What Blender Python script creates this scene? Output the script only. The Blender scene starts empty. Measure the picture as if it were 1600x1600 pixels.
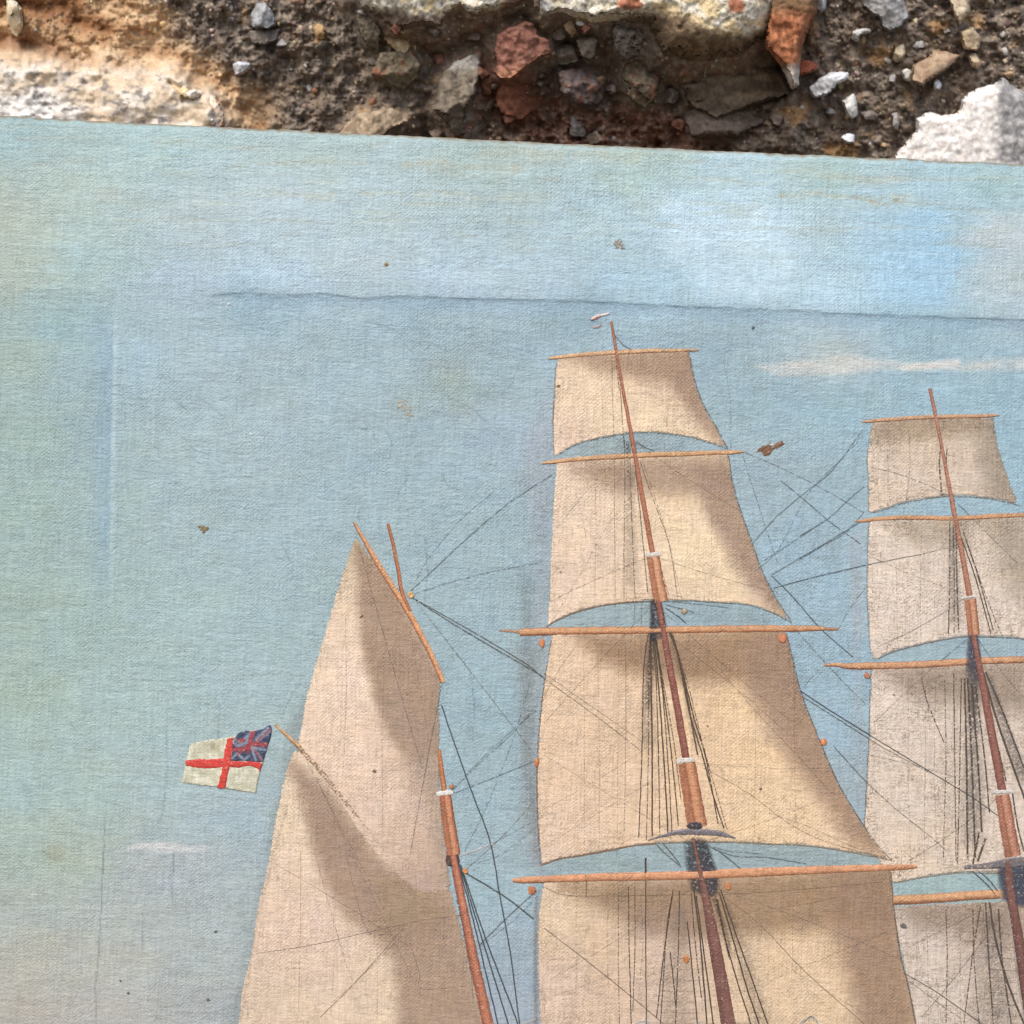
import bpy, math, random
import numpy as np
from mathutils import Matrix, Vector
from mathutils.geometry import delaunay_2d_cdt

# ------------------------------------------------------------------ camera, sky, sun, exposure
SC = bpy.context.scene
COL = SC.collection
S = 0.1875e-3                       # metres on the canvas per pixel of the photograph
FOV = math.radians(50.0)
D = 800 * S / math.tan(FOV / 2)     # distance camera - canvas
PHI = math.radians(2.2)             # roll
LEAN = math.radians(9.0)            # the canvas leans back against the wall
UC, VC = (800 - 1330) * S, (2250 - 800) * S
ROT = Matrix.Rotation(-LEAN, 4, 'X')
CR, SR = math.cos(PHI), math.sin(PHI)

cam_d = bpy.data.cameras.new('camera')
cam = bpy.data.objects.new('camera', cam_d)
COL.objects.link(cam)
cam_d.sensor_width = 36
cam_d.angle = FOV
cam_d.clip_start = 0.01
cam_d.clip_end = 500
cam_d.dof.use_dof = True
cam_d.dof.focus_distance = D
cam_d.dof.aperture_fstop = 8.5
loc = Matrix(((CR, -SR, 0, UC), (0, 0, -1, -D), (SR, CR, 0, VC), (0, 0, 0, 1)))
cam.matrix_world = ROT @ loc
SC.camera = cam

SUN_EL, SUN_AZ = math.radians(52), math.radians(-28)     # azimuth: 0 = behind the camera, negative = left
world = bpy.data.worlds.new('World')
SC.world = world
world.use_nodes = True
wn = world.node_tree
sky = wn.nodes.new('ShaderNodeTexSky')
sky.sky_type = 'NISHITA'
sky.sun_disc = False
sky.sun_elevation = SUN_EL
sky.air_density = 1.0
sky.dust_density = 3.0
sky.ozone_density = 1.0
bg = wn.nodes['Background']
wn.links.new(sky.outputs[0], bg.inputs[0])
bg.inputs[1].default_value = 0.13
sun_d = bpy.data.lights.new('sun', 'SUN')
sun_d.energy = 1.3
sun_d.angle = math.radians(30)
sun_d.color = (1.0, 0.975, 0.90)
sun = bpy.data.objects.new('sun', sun_d)
COL.objects.link(sun)
to_sun = Vector((math.sin(SUN_AZ) * math.cos(SUN_EL), -math.cos(SUN_AZ) * math.cos(SUN_EL), math.sin(SUN_EL)))
sun.rotation_euler = to_sun.to_track_quat('Z', 'Y').to_euler()
sun.location = to_sun * 5
sky.sun_rotation = math.atan2(to_sun.x, to_sun.y)
SC.view_settings.view_transform = 'Standard'
SC.view_settings.look = 'None'
SC.view_settings.exposure = 0.74
SC.view_settings.gamma = 1.0
ALB = 0.78      # paint albedo / colour it shows

# ------------------------------------------------------------------ helpers


def paint(c, sat=0.90, gain=1.0):
    """sRGB paint colours to albedo, a little greyed by age"""
    c = np.clip(np.asarray(c, float), 0, 255)
    g = c @ np.array([0.3, 0.59, 0.11])
    return lin(np.clip((g[:, None] + (c - g[:, None]) * sat) * gain, 0, 255)) * ALB


rng = np.random.default_rng(7)
random.seed(7)


def lin(c):
    c = np.asarray(c, float) / 255.0
    return np.where(c <= 0.04045, c / 12.92, ((c + 0.055) / 1.055) ** 2.4)


def _h(ix, iy, seed):
    n = (ix.astype(np.int64) * 374761393 + iy.astype(np.int64) * 668265263 + seed * 2147483647) & 0xffffffff
    n = ((n ^ (n >> 13)) * 1274126177) & 0xffffffff
    return (n ^ (n >> 16)) & 0xffffffff


def perlin(x, y, seed=0):
    x = np.asarray(x, float); y = np.asarray(y, float)
    x0 = np.floor(x); y0 = np.floor(y)
    fx = x - x0; fy = y - y0
    ux = fx * fx * fx * (fx * (fx * 6 - 15) + 10); uy = fy * fy * fy * (fy * (fy * 6 - 15) + 10)

    def g(ix, iy, dx, dy):
        a = _h(ix, iy, seed) * (2 * math.pi / 4294967296.0)
        return np.cos(a) * dx + np.sin(a) * dy
    n00 = g(x0, y0, fx, fy); n10 = g(x0 + 1, y0, fx - 1, fy)
    n01 = g(x0, y0 + 1, fx, fy - 1); n11 = g(x0 + 1, y0 + 1, fx - 1, fy - 1)
    return ((n00 * (1 - ux) + n10 * ux) * (1 - uy) + (n01 * (1 - ux) + n11 * ux) * uy) * 1.5


def fbm(x, y, seed=0, octv=5, gain=0.5, ridged=False):
    t = 0.0; a = 1.0; tot = 0.0
    for i in range(octv):
        p = perlin(x, y, seed + i * 17)
        if ridged:
            p = 1 - 2 * np.abs(p)
        t = t + a * p; tot += a
        a *= gain; x = x * 2.03 + 5.3; y = y * 2.03 + 1.7
    return t / tot


def sstep(a, b, x):
    t = np.clip((x - a) / (b - a), 0, 1)
    return t * t * (3 - 2 * t)


def sdist(poly, x, y):
    """signed distance, positive inside"""
    P = np.asarray(poly, float)
    d2 = np.full(x.shape, 1e18); ins = np.zeros(x.shape, bool)
    n = len(P)
    for i in range(n):
        ax, ay = P[i]; bx, by = P[(i + 1) % n]
        ex, ey = bx - ax, by - ay
        L = ex * ex + ey * ey + 1e-12
        t = np.clip(((x - ax) * ex + (y - ay) * ey) / L, 0, 1)
        dx = x - ax - t * ex; dy = y - ay - t * ey
        d2 = np.minimum(d2, dx * dx + dy * dy)
        c = (ay > y) != (by > y)
        if ey != 0:
            ins ^= c & (x < ex * (y - ay) / ey + ax)
    d = np.sqrt(d2)
    return np.where(ins, d, -d)


def ldist(line, x, y):
    P = np.asarray(line, float)
    d2 = np.full(x.shape, 1e18)
    for i in range(len(P) - 1):
        ax, ay = P[i]; ex, ey = P[i + 1] - P[i]
        t = np.clip(((x - ax) * ex + (y - ay) * ey) / (ex * ex + ey * ey + 1e-12), 0, 1)
        d2 = np.minimum(d2, (x - ax - t * ex) ** 2 + (y - ay - t * ey) ** 2)
    return np.sqrt(d2)


def idw(cps, x, y, p=2.6, ay=1.5):
    w = 0.0; c = 0.0
    for (px, py, col) in cps:
        d2 = ((x - px) ** 2 + (ay * (y - py)) ** 2) / 1e4 + 0.12
        k = d2 ** (-p / 2)
        w = w + k
        c = c + k[:, None] * np.asarray(col, float)[None]
    return c / w[:, None]


def blend(c, mask, col, k=1.0):
    m = (np.clip(mask, 0, 1) * k)[:, None]
    return c * (1 - m) + np.asarray(col, float)[None] * m


# pixel of the photograph on the canvas -> painting-local metres (x right, y into the wall, z up), n metres in front
def loc_pt(px, py, n=0.0):
    dx = np.asarray(px, float) - 800; dy = np.asarray(py, float) - 800
    k = S * (D - n) / D
    return np.stack([UC + k * (dx * CR + dy * SR), -np.asarray(n, float) + 0 * dx, VC + k * (dx * SR - dy * CR)], -1)


RM = np.array(ROT.to_3x3())
TOPE = [(-87, 176), (0, 181), (140, 188.5), (540, 208), (1060, 233), (1600, 257), (2750, 303)]


def top_y(px):
    return np.interp(px, [p[0] for p in TOPE], [p[1] for p in TOPE])


RIDGE = [(200, 468), (330, 461), (380, 458), (470, 461), (500, 458), (560, 466), (640, 462), (700, 466), (830, 469), (900, 470),
         (1100, 480), (1200, 484), (1320, 490), (1450, 495), (1600, 500), (2750, 545)]
CREASE = [(179, 440), (178, 500), (176, 600), (174, 700), (171, 900), (167, 1150), (163, 1290), (160, 1380), (155, 1480), (149, 1545), (150, 1600), (140, 2200)]


def ridge_y(px):
    return np.interp(px, [p[0] for p in RIDGE], [p[1] for p in RIDGE])


def crease_x(py):
    return np.interp(py, [p[1] for p in CREASE], [p[0] for p in CREASE])


def relief(px, py):
    """height of the cloth in metres: the stretcher bar pressed through, slack, scratches"""
    dy = py - ridge_y(px) + 1.2 * perlin(px / 25, py / 25, 3)
    a = sstep(240, 420, px)
    z = a * 0.20e-3 * np.where(dy < 0, np.exp(dy / 16.0), np.exp(-dy / 2.0) * 1.0)
    z = z - a * 0.10e-3 * np.exp(-((dy - 13) / 13.0) ** 2)
    dx = px - crease_x(py)
    b = sstep(470, 540, py) * (1 - 0.75 * sstep(950, 1250, py))
    z = z + b * 0.26e-3 * np.where(dx > 0, np.exp(-dx / 22.0), np.exp(dx / 3.5))
    z = z - b * 0.09e-3 * np.exp(-((dx + 16) / 16.0) ** 2)
    z = z + 0.25e-3 * perlin(px / 210, py / 170, 11) + 0.10e-3 * perlin(px / 70, py / 60, 12)
    # wide slack fold on the left
    return z


def set_attr(me, name, kind, arr):
    a = me.attributes.new(name, kind, 'POINT')
    if kind == 'FLOAT_COLOR':
        full = np.ones((len(arr), 4), np.float32); full[:, :3] = arr
        a.data.foreach_set('color', full.ravel())
    else:
        a.data.foreach_set('value', np.asarray(arr, np.float32))


def mesh_from(name, V, F, col=None, parent=None, mat=None, attrs=None, smooth=True):
    me = bpy.data.meshes.new(name)
    V = np.asarray(V, np.float32)
    F = np.asarray(F, np.int32)
    k = F.shape[1]
    me.vertices.add(len(V)); me.vertices.foreach_set('co', V.ravel())
    me.loops.add(F.size); me.loops.foreach_set('vertex_index', F.ravel())
    me.polygons.add(len(F))
    me.polygons.foreach_set('loop_start', np.arange(0, F.size, k, dtype=np.int32))
    me.polygons.foreach_set('loop_total', np.full(len(F), k, np.int32))
    me.update(calc_edges=True)
    if smooth:
        me.polygons.foreach_set('use_smooth', np.ones(len(F), bool))
    if col is not None:
        set_attr(me, 'Col', 'FLOAT_COLOR', col)
    for kx, v in (attrs or {}).items():
        set_attr(me, kx, 'FLOAT', v)
    o = bpy.data.objects.new(name, me)
    COL.objects.link(o)
    if parent is not None:
        o.parent = parent
    if mat is not None:
        me.materials.append(mat)
    return o


def grid_faces(nx, ny, flip=False):
    i = np.arange(nx * ny).reshape(ny, nx)
    a, b, c, d = i[:-1, :-1].ravel(), i[:-1, 1:].ravel(), i[1:, 1:].ravel(), i[1:, :-1].ravel()
    return np.stack([a, d, c, b] if flip else [a, b, c, d], 1)


# ------------------------------------------------------------------ materials
class NB:
    def __init__(self, name):
        self.m = bpy.data.materials.new(name)
        self.m.use_nodes = True
        self.t = self.m.node_tree
        self.bsdf = self.t.nodes['Principled BSDF']
        self.out = self.t.nodes['Material Output']

    def n(self, typ, **kw):
        nd = self.t.nodes.new(typ)
        for k, v in kw.items():
            setattr(nd, k, v)
        return nd

    def put(self, sock, v):
        if isinstance(v, (int, float)):
            sock.default_value = v
        elif isinstance(v, tuple):
            sock.default_value = v
        else:
            self.t.links.new(v, sock)

    def math(self, op, a, b=0.0, c=0.0, clamp=False):
        nd = self.n('ShaderNodeMath', operation=op, use_clamp=clamp)
        self.put(nd.inputs[0], a); self.put(nd.inputs[1], b)
        if op in ('MULTIPLY_ADD', 'WRAP'):
            self.put(nd.inputs[2], c)
        return nd.outputs[0]

    def ramp(self, v, a, b, lo=0.0, hi=1.0):
        nd = self.n('ShaderNodeMapRange', interpolation_type='SMOOTHSTEP')
        self.put(nd.inputs[0], v)
        nd.inputs[1].default_value = a; nd.inputs[2].default_value = b
        nd.inputs[3].default_value = lo; nd.inputs[4].default_value = hi
        return nd.outputs[0]

    def noise(self, vec, scale, detail=2.0, rough=0.5, dist=0.0):
        nd = self.n('ShaderNodeTexNoise')
        self.put(nd.inputs['Vector'], vec)
        nd.inputs['Scale'].default_value = scale
        nd.inputs['Detail'].default_value = detail
        nd.inputs['Roughness'].default_value = rough
        nd.inputs['Distortion'].default_value = dist
        return nd.outputs['Fac']

    def mapping(self, vec, scale=(1, 1, 1), rot=(0, 0, 0), loc=(0, 0, 0)):
        nd = self.n('ShaderNodeMapping')
        self.put(nd.inputs[0], vec)
        nd.inputs['Scale'].default_value = scale
        nd.inputs['Rotation'].default_value = rot
        nd.inputs['Location'].default_value = loc
        return nd.outputs[0]

    def mix(self, f, a, b, blend_type='MIX'):
        nd = self.n('ShaderNodeMix', data_type='RGBA', blend_type=blend_type)
        self.put(nd.inputs[0], f)
        self.put(nd.inputs[6], a); self.put(nd.inputs[7], b)
        return nd.outputs[2]

    def attr(self, name, fac=True):
        nd = self.n('ShaderNodeAttribute', attribute_name=name)
        return nd.outputs['Fac' if fac else 'Color']


def paint_material(name, dirt=(0.06, 0.045, 0.03, 1), weave_k=1.0, wrinkle_k=1.0, dirt_k=1.0, rough=0.5, alpha=True, crack_k=0.5, wear_glint=0.0):
    b = NB(name)
    tc = b.n('ShaderNodeTexCoord')
    # photograph-pixel units in the plane of the cloth
    v = b.mapping(tc.outputs['Object'], (1 / S, 1 / S, 1 / S), (math.radians(90), 0, 0))
    sep = b.n('ShaderNodeSeparateXYZ'); b.t.links.new(v, sep.inputs[0])
    U, V = sep.outputs[0], sep.outputs[1]
    wob = b.noise(v, 0.02, 2)
    wob2 = b.noise(b.mapping(v, loc=(71, 33, 5)), 0.02, 2)
    wu = b.math('SINE', b.math('MULTIPLY_ADD', U, 2 * math.pi / 6.4, b.math('MULTIPLY', wob, 14)))
    wv = b.math('SINE', b.math('MULTIPLY_ADD', V, 2 * math.pi / 6.0, b.math('MULTIPLY', wob2, 14)))
    weave = b.math('MULTIPLY', wu, wv)
    warp = b.noise(b.mapping(v, (0.30, 0.022, 1)), 1.0, 3, 0.6)       # vertical slubs
    weft = b.noise(b.mapping(v, (0.034, 0.32, 1), loc=(3, 9, 0)), 1.0, 3, 0.6)
    wr = b.noise(b.mapping(v, (0.11, 0.21, 1), rot=(0, 0, math.radians(-24))), 1.0, 4, 0.6, 0.5)
    wr2 = b.noise(b.mapping(v, (0.2, 0.3, 1), rot=(0, 0, math.radians(20)), loc=(40, 2, 0)), 1.0, 3, 0.6, 0.4)
    big = b.noise(v, 0.0085, 3, 0.55)
    wmask = b.ramp(big, 0.36, 0.62, 0.10, 1.25)
    h = b.math('MULTIPLY', weave, b.math('MULTIPLY', wmask, 0.34 * weave_k))
    h = b.math('ADD', h, b.math('MULTIPLY', warp, b.math('MULTIPLY_ADD', wmask, 2.2 * weave_k, 0.8 * weave_k)))
    h = b.math('ADD', h, b.math('MULTIPLY', weft, 1.05 * weave_k))
    h = b.math('ADD', h, b.math('MULTIPLY', wr, 1.6 * wrinkle_k))
    h = b.math('ADD', h, b.math('MULTIPLY', wr2, 2.6 * wrinkle_k))
    lump = b.noise(b.mapping(v, (0.10, 0.13, 1), loc=(14, 61, 0)), 1.0, 3, 0.55, 0.6)
    h = b.math('ADD', h, b.math('MULTIPLY', lump, 1.5 * wrinkle_k))
    wmask2 = b.ramp(b.noise(b.mapping(v, loc=(90, 20, 0)), 0.011, 3, 0.55), 0.38, 0.62, 0.0, 1.0)
    brush = b.noise(b.mapping(v, (0.010, 0.12, 1), rot=(0, 0, math.radians(7)), loc=(2, 44, 0)), 1.0, 5, 0.62, 0.5)
    h = b.math('ADD', h, b.math('MULTIPLY', brush, b.math('MULTIPLY', wmask2, 2.4 * wrinkle_k)))
    # craquelure
    vd = b.n('ShaderNodeVectorMath', operation='MULTIPLY_ADD')
    nz = b.n('ShaderNodeTexNoise'); b.t.links.new(v, nz.inputs['Vector']); nz.inputs['Scale'].default_value = 0.03; nz.inputs['Detail'].default_value = 3
    b.t.links.new(nz.outputs['Color'], vd.inputs[0]); vd.inputs[1].default_value = (45, 45, 0); b.t.links.new(v, vd.inputs[2])
    vo = b.n('ShaderNodeTexVoronoi', feature='DISTANCE_TO_EDGE'); b.t.links.new(vd.outputs[0], vo.inputs['Vector'])
    vo.inputs['Scale'].default_value = 1 / 62.0
    cr = b.ramp(vo.outputs['Distance'], 0.003, 0.013, 1.0, 0.0)
    crm = b.ramp(b.noise(b.mapping(v, loc=(11, 50, 0)), 0.014, 4, 0.65), 0.52, 0.62)
    crack = b.math('MULTIPLY', cr, crm)
    h = b.math('SUBTRACT', h, b.math('MULTIPLY', crack, 0.5))
    bump = b.n('ShaderNodeBump')
    bump.inputs['Strength'].default_value = 1.0
    bump.inputs['Distance'].default_value = 0.108e-3
    b.t.links.new(h, bump.inputs['Height'])
    # colour: paint, uneven film, dirt caught in the weave
    c = b.attr('Col', False)
    film = b.noise(b.mapping(v, (0.05, 0.16, 1)), 1.0, 4, 0.6)
    thr = b.math('ADD', b.math('MULTIPLY', warp, 0.58), b.math('MULTIPLY', weft, 0.42))
    fv = b.math('MULTIPLY', b.ramp(film, 0.25, 0.75, 0.92, 1.08), b.ramp(thr, 0.36, 0.64, 1 - 0.13 * weave_k, 1 + 0.11 * weave_k))
    cc = b.n('ShaderNodeCombineXYZ')
    for i in range(3):
        b.t.links.new(fv, cc.inputs[i])
    c = b.mix(1.0, c, cc.outputs[0], 'MULTIPLY')
    grime = b.attr('grime')
    dh = b.ramp(b.noise(b.mapping(v, (0.10, 0.42, 1), loc=(5, 5, 0)), 1.0, 2, 0.6), 0.54, 0.68)
    dv = b.ramp(b.noise(b.mapping(v, (0.42, 0.07, 1), loc=(15, 7, 0)), 1.0, 2, 0.6), 0.55, 0.70)
    dk = b.ramp(wr2, 0.50, 0.33)
    dm = b.math('MAXIMUM', dh, dv)
    dm = b.math('MAXIMUM', dm, b.math('MULTIPLY', dk, 0.8))
    hole = b.math('MULTIPLY', b.ramp(weave, -0.25, -0.85), b.ramp(lump, 0.56, 0.44))
    dm = b.math('MAXIMUM', dm, b.math('MULTIPLY', hole, 0.75))
    patch = b.ramp(b.noise(v, 0.02, 3, 0.6), 0.36, 0.60, 0.25, 1.0)
    dm = b.math('MULTIPLY', b.math('MULTIPLY', dm, patch), b.math('MULTIPLY', grime, 0.62 * dirt_k), clamp=True)
    dm = b.math('MAXIMUM', dm, b.math('MULTIPLY', crack, crack_k))
    wk = b.ramp(wr, 0.40, 0.27, 0.0, 0.30 * wrinkle_k)
    dm = b.math('MAXIMUM', dm, wk)
    c = b.mix(dm, c, dirt)
    if wear_glint > 0:
        rb = b.math('MULTIPLY', b.ramp(b.math('ADD', wr2, b.math('MULTIPLY', weave, 0.07)), 0.60, 0.72), wear_glint)  # worn threads and thread highlights, both put into the colour
        c = b.mix(rb, c, (0.50, 0.43, 0.34, 1))
    b.t.links.new(c, b.bsdf.inputs['Base Color'])
    b.put(b.bsdf.inputs['Roughness'], b.ramp(film, 0.2, 0.8, rough - 0.08, rough + 0.10))
    b.bsdf.inputs['Specular IOR Level'].default_value = 0.4
    b.t.links.new(bump.outputs[0], b.bsdf.inputs['Normal'])
    if alpha:
        cov = b.attr('cov')
        tooth = b.noise(b.mapping(v, (0.24, 0.26, 1), loc=(8, 80, 0)), 1.0, 4, 0.65)
        dry = b.math('ADD', b.math('MULTIPLY', b.math('ADD', tooth, b.math('MULTIPLY', weave, 0.07)), 0.9), b.math('MULTIPLY', b.math('ADD', warp, weft), 0.28))
        # dry is about 0.45 .. 1.0 around 0.73: cov 1 covers everything, cov 0 nothing
        a = b.ramp(b.math('ADD', b.math('MULTIPLY', cov, 1.3), b.math('MULTIPLY', b.math('SUBTRACT', dry, 0.73), 1.9)), 0.56, 0.82)
        b.put(b.bsdf.inputs['Alpha'], b.math('MULTIPLY', a, b.attr('opac')))
    return b.m


DIRT_SKY = (0.115, 0.135, 0.13, 1)
DIRT_SAIL = (0.135, 0.09, 0.055, 1)
M_CANVAS = paint_material('canvas_paint', DIRT_SKY, 0.75, 1.0, 0.75, 0.46, alpha=False, crack_k=0.20)
M_SAIL = paint_material('sail_paint', DIRT_SAIL, 0.9, 0.75, 1.1, 0.5, crack_k=0.35, wear_glint=0.12)
M_SPAR = paint_material('spar_paint', (0.08, 0.045, 0.03, 1), 1.1, 0.9, 0.9, 0.5, crack_k=0.1, wear_glint=0.5)
M_LINE = paint_material('rigging_paint', (0.03, 0.03, 0.03, 1), 0.6, 0.6, 0.3, 0.5, crack_k=0.0)


def rock_material(name, grain=1.0, bump_mm=0.5, rough=0.9, varied=False):
    b = NB(name)
    tc = b.n('ShaderNodeTexCoord')
    v = tc.outputs['Object']
    f1 = b.noise(v, 900 * grain, 5, 0.7)
    f2 = b.noise(v, 240 * grain, 4, 0.6)
    f3 = b.noise(b.mapping(v, loc=(3, 1, 2)), 1900 * grain, 3, 0.6)
    h = b.math('ADD', b.math('MULTIPLY', f1, 0.6), b.math('ADD', b.math('MULTIPLY', f2, 1.0), b.math('MULTIPLY', f3, 0.25)))
    bump = b.n('ShaderNodeBump'); bump.inputs['Strength'].default_value = 1.0
    bump.inputs['Distance'].default_value = bump_mm * 1e-3
    if varied:
        h = b.math('MULTIPLY', h, b.attr('rough'))
    b.t.links.new(h, bump.inputs['Height'])
    c = b.attr('Col', False)
    k = b.ramp(f1, 0.28, 0.72, 0.70, 1.26)
    if varied:
        k = b.math('MULTIPLY_ADD', b.math('SUBTRACT', k, 1.0), b.attr('rough'), 1.0)
    cc = b.n('ShaderNodeCombineXYZ')
    for i in range(3):
        b.t.links.new(k, cc.inputs[i])
    c = b.mix(1.0, c, cc.outputs[0], 'MULTIPLY')
    sp = b.ramp(f3, 0.62, 0.74, 0.0, 0.45)
    c = b.mix(sp, c, (0.42, 0.38, 0.33, 1))
    b.t.links.new(c, b.bsdf.inputs['Base Color'])
    b.bsdf.inputs['Roughness'].default_value = rough
    b.bsdf.inputs['Specular IOR Level'].default_value = 0.2
    b.t.links.new(bump.outputs[0], b.bsdf.inputs['Normal'])
    return b.m


M_ROCK = rock_material('rough_mortar', 1.0, 0.42, varied=True)
M_STONE = rock_material('broken_stone', 1.0, 0.26)
M_PEBBLE = rock_material('smooth_pebble', 0.8, 0.15, 0.75)

# ------------------------------------------------------------------ ground (below the picture)
gb = NB('trodden_earth')
gtc = gb.n('ShaderNodeTexCoord')
gn = gb.noise(gtc.outputs['Object'], 9, 8, 0.6)
gr = gb.n('ShaderNodeValToRGB')
gb.t.links.new(gn, gr.inputs[0])
gr.color_ramp.elements[0].color = (0.13, 0.11, 0.09, 1); gr.color_ramp.elements[1].color = (0.30, 0.27, 0.22, 1)
gb.t.links.new(gr.outputs[0], gb.bsdf.inputs['Base Color'])
gb.bsdf.inputs['Roughness'].default_value = 0.95
gx, gy = np.meshgrid(np.linspace(-30, 30, 80), np.linspace(-60, 1, 80))
gz = -0.002 - 0.004 * (0.5 + 0.5 * perlin(gx, gy, 5))
ground = mesh_from('ground', np.stack([gx.ravel(), gy.ravel(), gz.ravel()], 1), grid_faces(80, 80), None, None, gb.m)
ground['kind'] = 'structure'

# ------------------------------------------------------------------ rubble wall
wall = bpy.data.objects.new('rubble_wall', None)
COL.objects.link(wall)
wall.location = (0, 0.12, 0)
wall['label'] = 'rough wall of rubble stones and crumbling mortar behind the painted canvas'
wall['category'] = 'wall'
wall['kind'] = 'thing'
WALL_INV = np.array([0, 0.12, 0])


def wall_n0(px, py):
    """mean depth of the wall face at a pixel: the wall is vertical, the canvas leans (metres, negative = behind the canvas)"""
    return -0.034 + (210 - py) * S * math.tan(LEAN)


def to_wall(P):
    return P @ RM.T - WALL_INV


def wpt(px, py, h):
    """a point on the wall seen at photo pixel px, py, standing h mm proud of the mean wall face"""
    return loc_pt(px, py, wall_n0(px, py) + h * 1e-3)


def build_stone(poly, h0, thick, cols, name='stone', seed=1, nr=14, na=56, power=2.6, rough=1.0, jag=1.0, mat=None, colfn=None, tilt=(0, 0), cfreq=14, step=2.4, bevel=None, fuzz=0.35, undercut=0.0):
    """a broken stone bedded in the mortar: outline, height h0 of its rim and thickness (mm), palette"""
    rs = np.random.default_rng(seed * 31 + 5)
    P = np.asarray(poly, float)
    Q = np.vstack([P, P[:1]])
    L = np.concatenate([[0], np.cumsum(np.hypot(*(Q[1:] - Q[:-1]).T))])
    t = np.linspace(0, L[-1], max(14, int(L[-1] / step)), endpoint=False)
    B = np.stack([np.interp(t, L, Q[:, 0]), np.interp(t, L, Q[:, 1])], 1)
    size = math.sqrt(abs(np.ptp(P[:, 0]) * np.ptp(P[:, 1])))
    B = 0.5 * B + 0.25 * (np.roll(B, 1, 0) + np.roll(B, -1, 0))
    j = jag * min(3.2, 0.8 + size * 0.035)
    B = B + j * np.stack([fbm(B[:, 0] / 11, B[:, 1] / 11, seed * 7 + 1, 4, 0.6), fbm(B[:, 0] / 11, B[:, 1] / 11, seed * 7 + 2, 4, 0.6)], 1)
    lo, hi = B.min(0), B.max(0)
    gx, gy = np.meshgrid(np.arange(lo[0], hi[0], step), np.arange(lo[1], hi[1], step))
    gx = gx.ravel() + rs.uniform(-.25, .25, gx.size) * step; gy = gy.ravel() + rs.uniform(-.25, .25, gy.size) * step
    k = sdist(B, gx, gy) > step * 0.5
    nb = len(B)
    r = delaunay_2d_cdt([Vector(p) for p in np.vstack([B, np.stack([gx[k], gy[k]], 1)]).tolist()], [], [list(range(nb))], 1, 1e-6)
    PV = np.array([[v[0], v[1]] for v in r[0]]); T = np.array([f for f in r[2] if len(f) == 3])
    x, y = PV[:, 0], PV[:, 1]
    sd = np.maximum(sdist(B, x, y), 0)
    cx0, cy0 = P.mean(0)
    w = bevel or min(size * 0.30, 26.0)
    q = np.clip(sd / w, 0, 1)
    prof = (1 - (1 - q) ** power) ** (1 / power)
    H = thick * prof
    ux, uy = (x - cx0) / size * 2, (y - cy0) / size * 2
    # split faces: a few random planes cut the lump
    for i in range(5):
        a = rs.uniform(0, 2 * math.pi); sl = thick * rs.uniform(0.15, 0.75) * min(rough, 1.2)
        pl = thick * rs.uniform(0.72, 1.15) + sl * (ux * math.cos(a) + uy * math.sin(a)) + thick * 0.10 * fbm(x / 18, y / 18, seed * 7 + 20 + i, 3)
        H = np.minimum(H, np.maximum(pl, thick * 0.12 * prof))
    H = h0 + H + tilt[0] * ux + tilt[1] * uy
    f = 1 / max(7.0, size * 0.16)
    H += rough * (0.12 * thick * fbm(x * f, y * f, seed * 7 + 3, 4, 0.6) + fuzz * fbm(x / 6, y / 6, seed * 7 + 4, 3, 0.6)) * (0.35 + 0.65 * prof)
    V = wpt(x, y, H)
    a_, b_, c_ = V[T[:, 0]], V[T[:, 1]], V[T[:, 2]]
    T[np.cross(b_ - a_, c_ - a_)[:, 1] > 0] = T[np.cross(b_ - a_, c_ - a_)[:, 1] > 0][:, ::-1]
    if colfn is not None:
        col = colfn(x, y)
    else:
        tt = sstep(-0.4, 0.4, fbm(x / cfreq, y / cfreq, seed * 7 + 5, 4, 0.6))[:, None]
        col = np.asarray(cols[0], float)[None] * (1 - tt) + np.asarray(cols[1], float)[None] * tt
        if len(cols) > 2:
            t3 = sstep(0.05, 0.4, fbm(x / cfreq * 0.7 + 9, y / cfreq * 0.7, seed * 7 + 6, 4, 0.6))[:, None]
            col = col * (1 - 0.8 * t3) + 0.8 * t3 * np.asarray(cols[2], float)[None]
    # sides going back into the bed
    E = np.vstack([T[:, [0, 1]], T[:, [1, 2]], T[:, [2, 0]]])
    key = np.sort(E, 1); key = key[:, 0] * 1000003 + key[:, 1]
    u, inv, ct = np.unique(key, return_inverse=True, return_counts=True)
    be = E[ct[inv] == 1]; bv = np.unique(be)
    Vs, F, C, prev = [V], [T], [col], np.arange(len(x))
    base = len(x)
    for grow, drop in ((0.5, 1.5), (0.0, 4.0), (-undercut, 16.0)):
        dx, dy = x[bv] - cx0, y[bv] - cy0
        dl = np.hypot(dx, dy) + 1e-6
        Vs.append(wpt(x[bv] + grow * dx / dl, y[bv] + grow * dy / dl, H[bv] - drop)); C.append(col[bv])
        m = np.full(len(x), -1); m[bv] = base + np.arange(len(bv))
        F.append(np.stack([prev[be[:, 1]], prev[be[:, 0]], m[be[:, 0]]], 1)); F.append(np.stack([prev[be[:, 1]], m[be[:, 0]], m[be[:, 1]]], 1))
        prev = m; base += len(bv)
    o = mesh_from(name, to_wall(np.vstack(Vs)), np.vstack(F), lin(np.clip(np.vstack(C), 0, 255)) * 0.93, wall, mat or M_STONE)
    return o


LISTED = []


def stone(*a, **k):
    LISTED.append((a, k))


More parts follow.
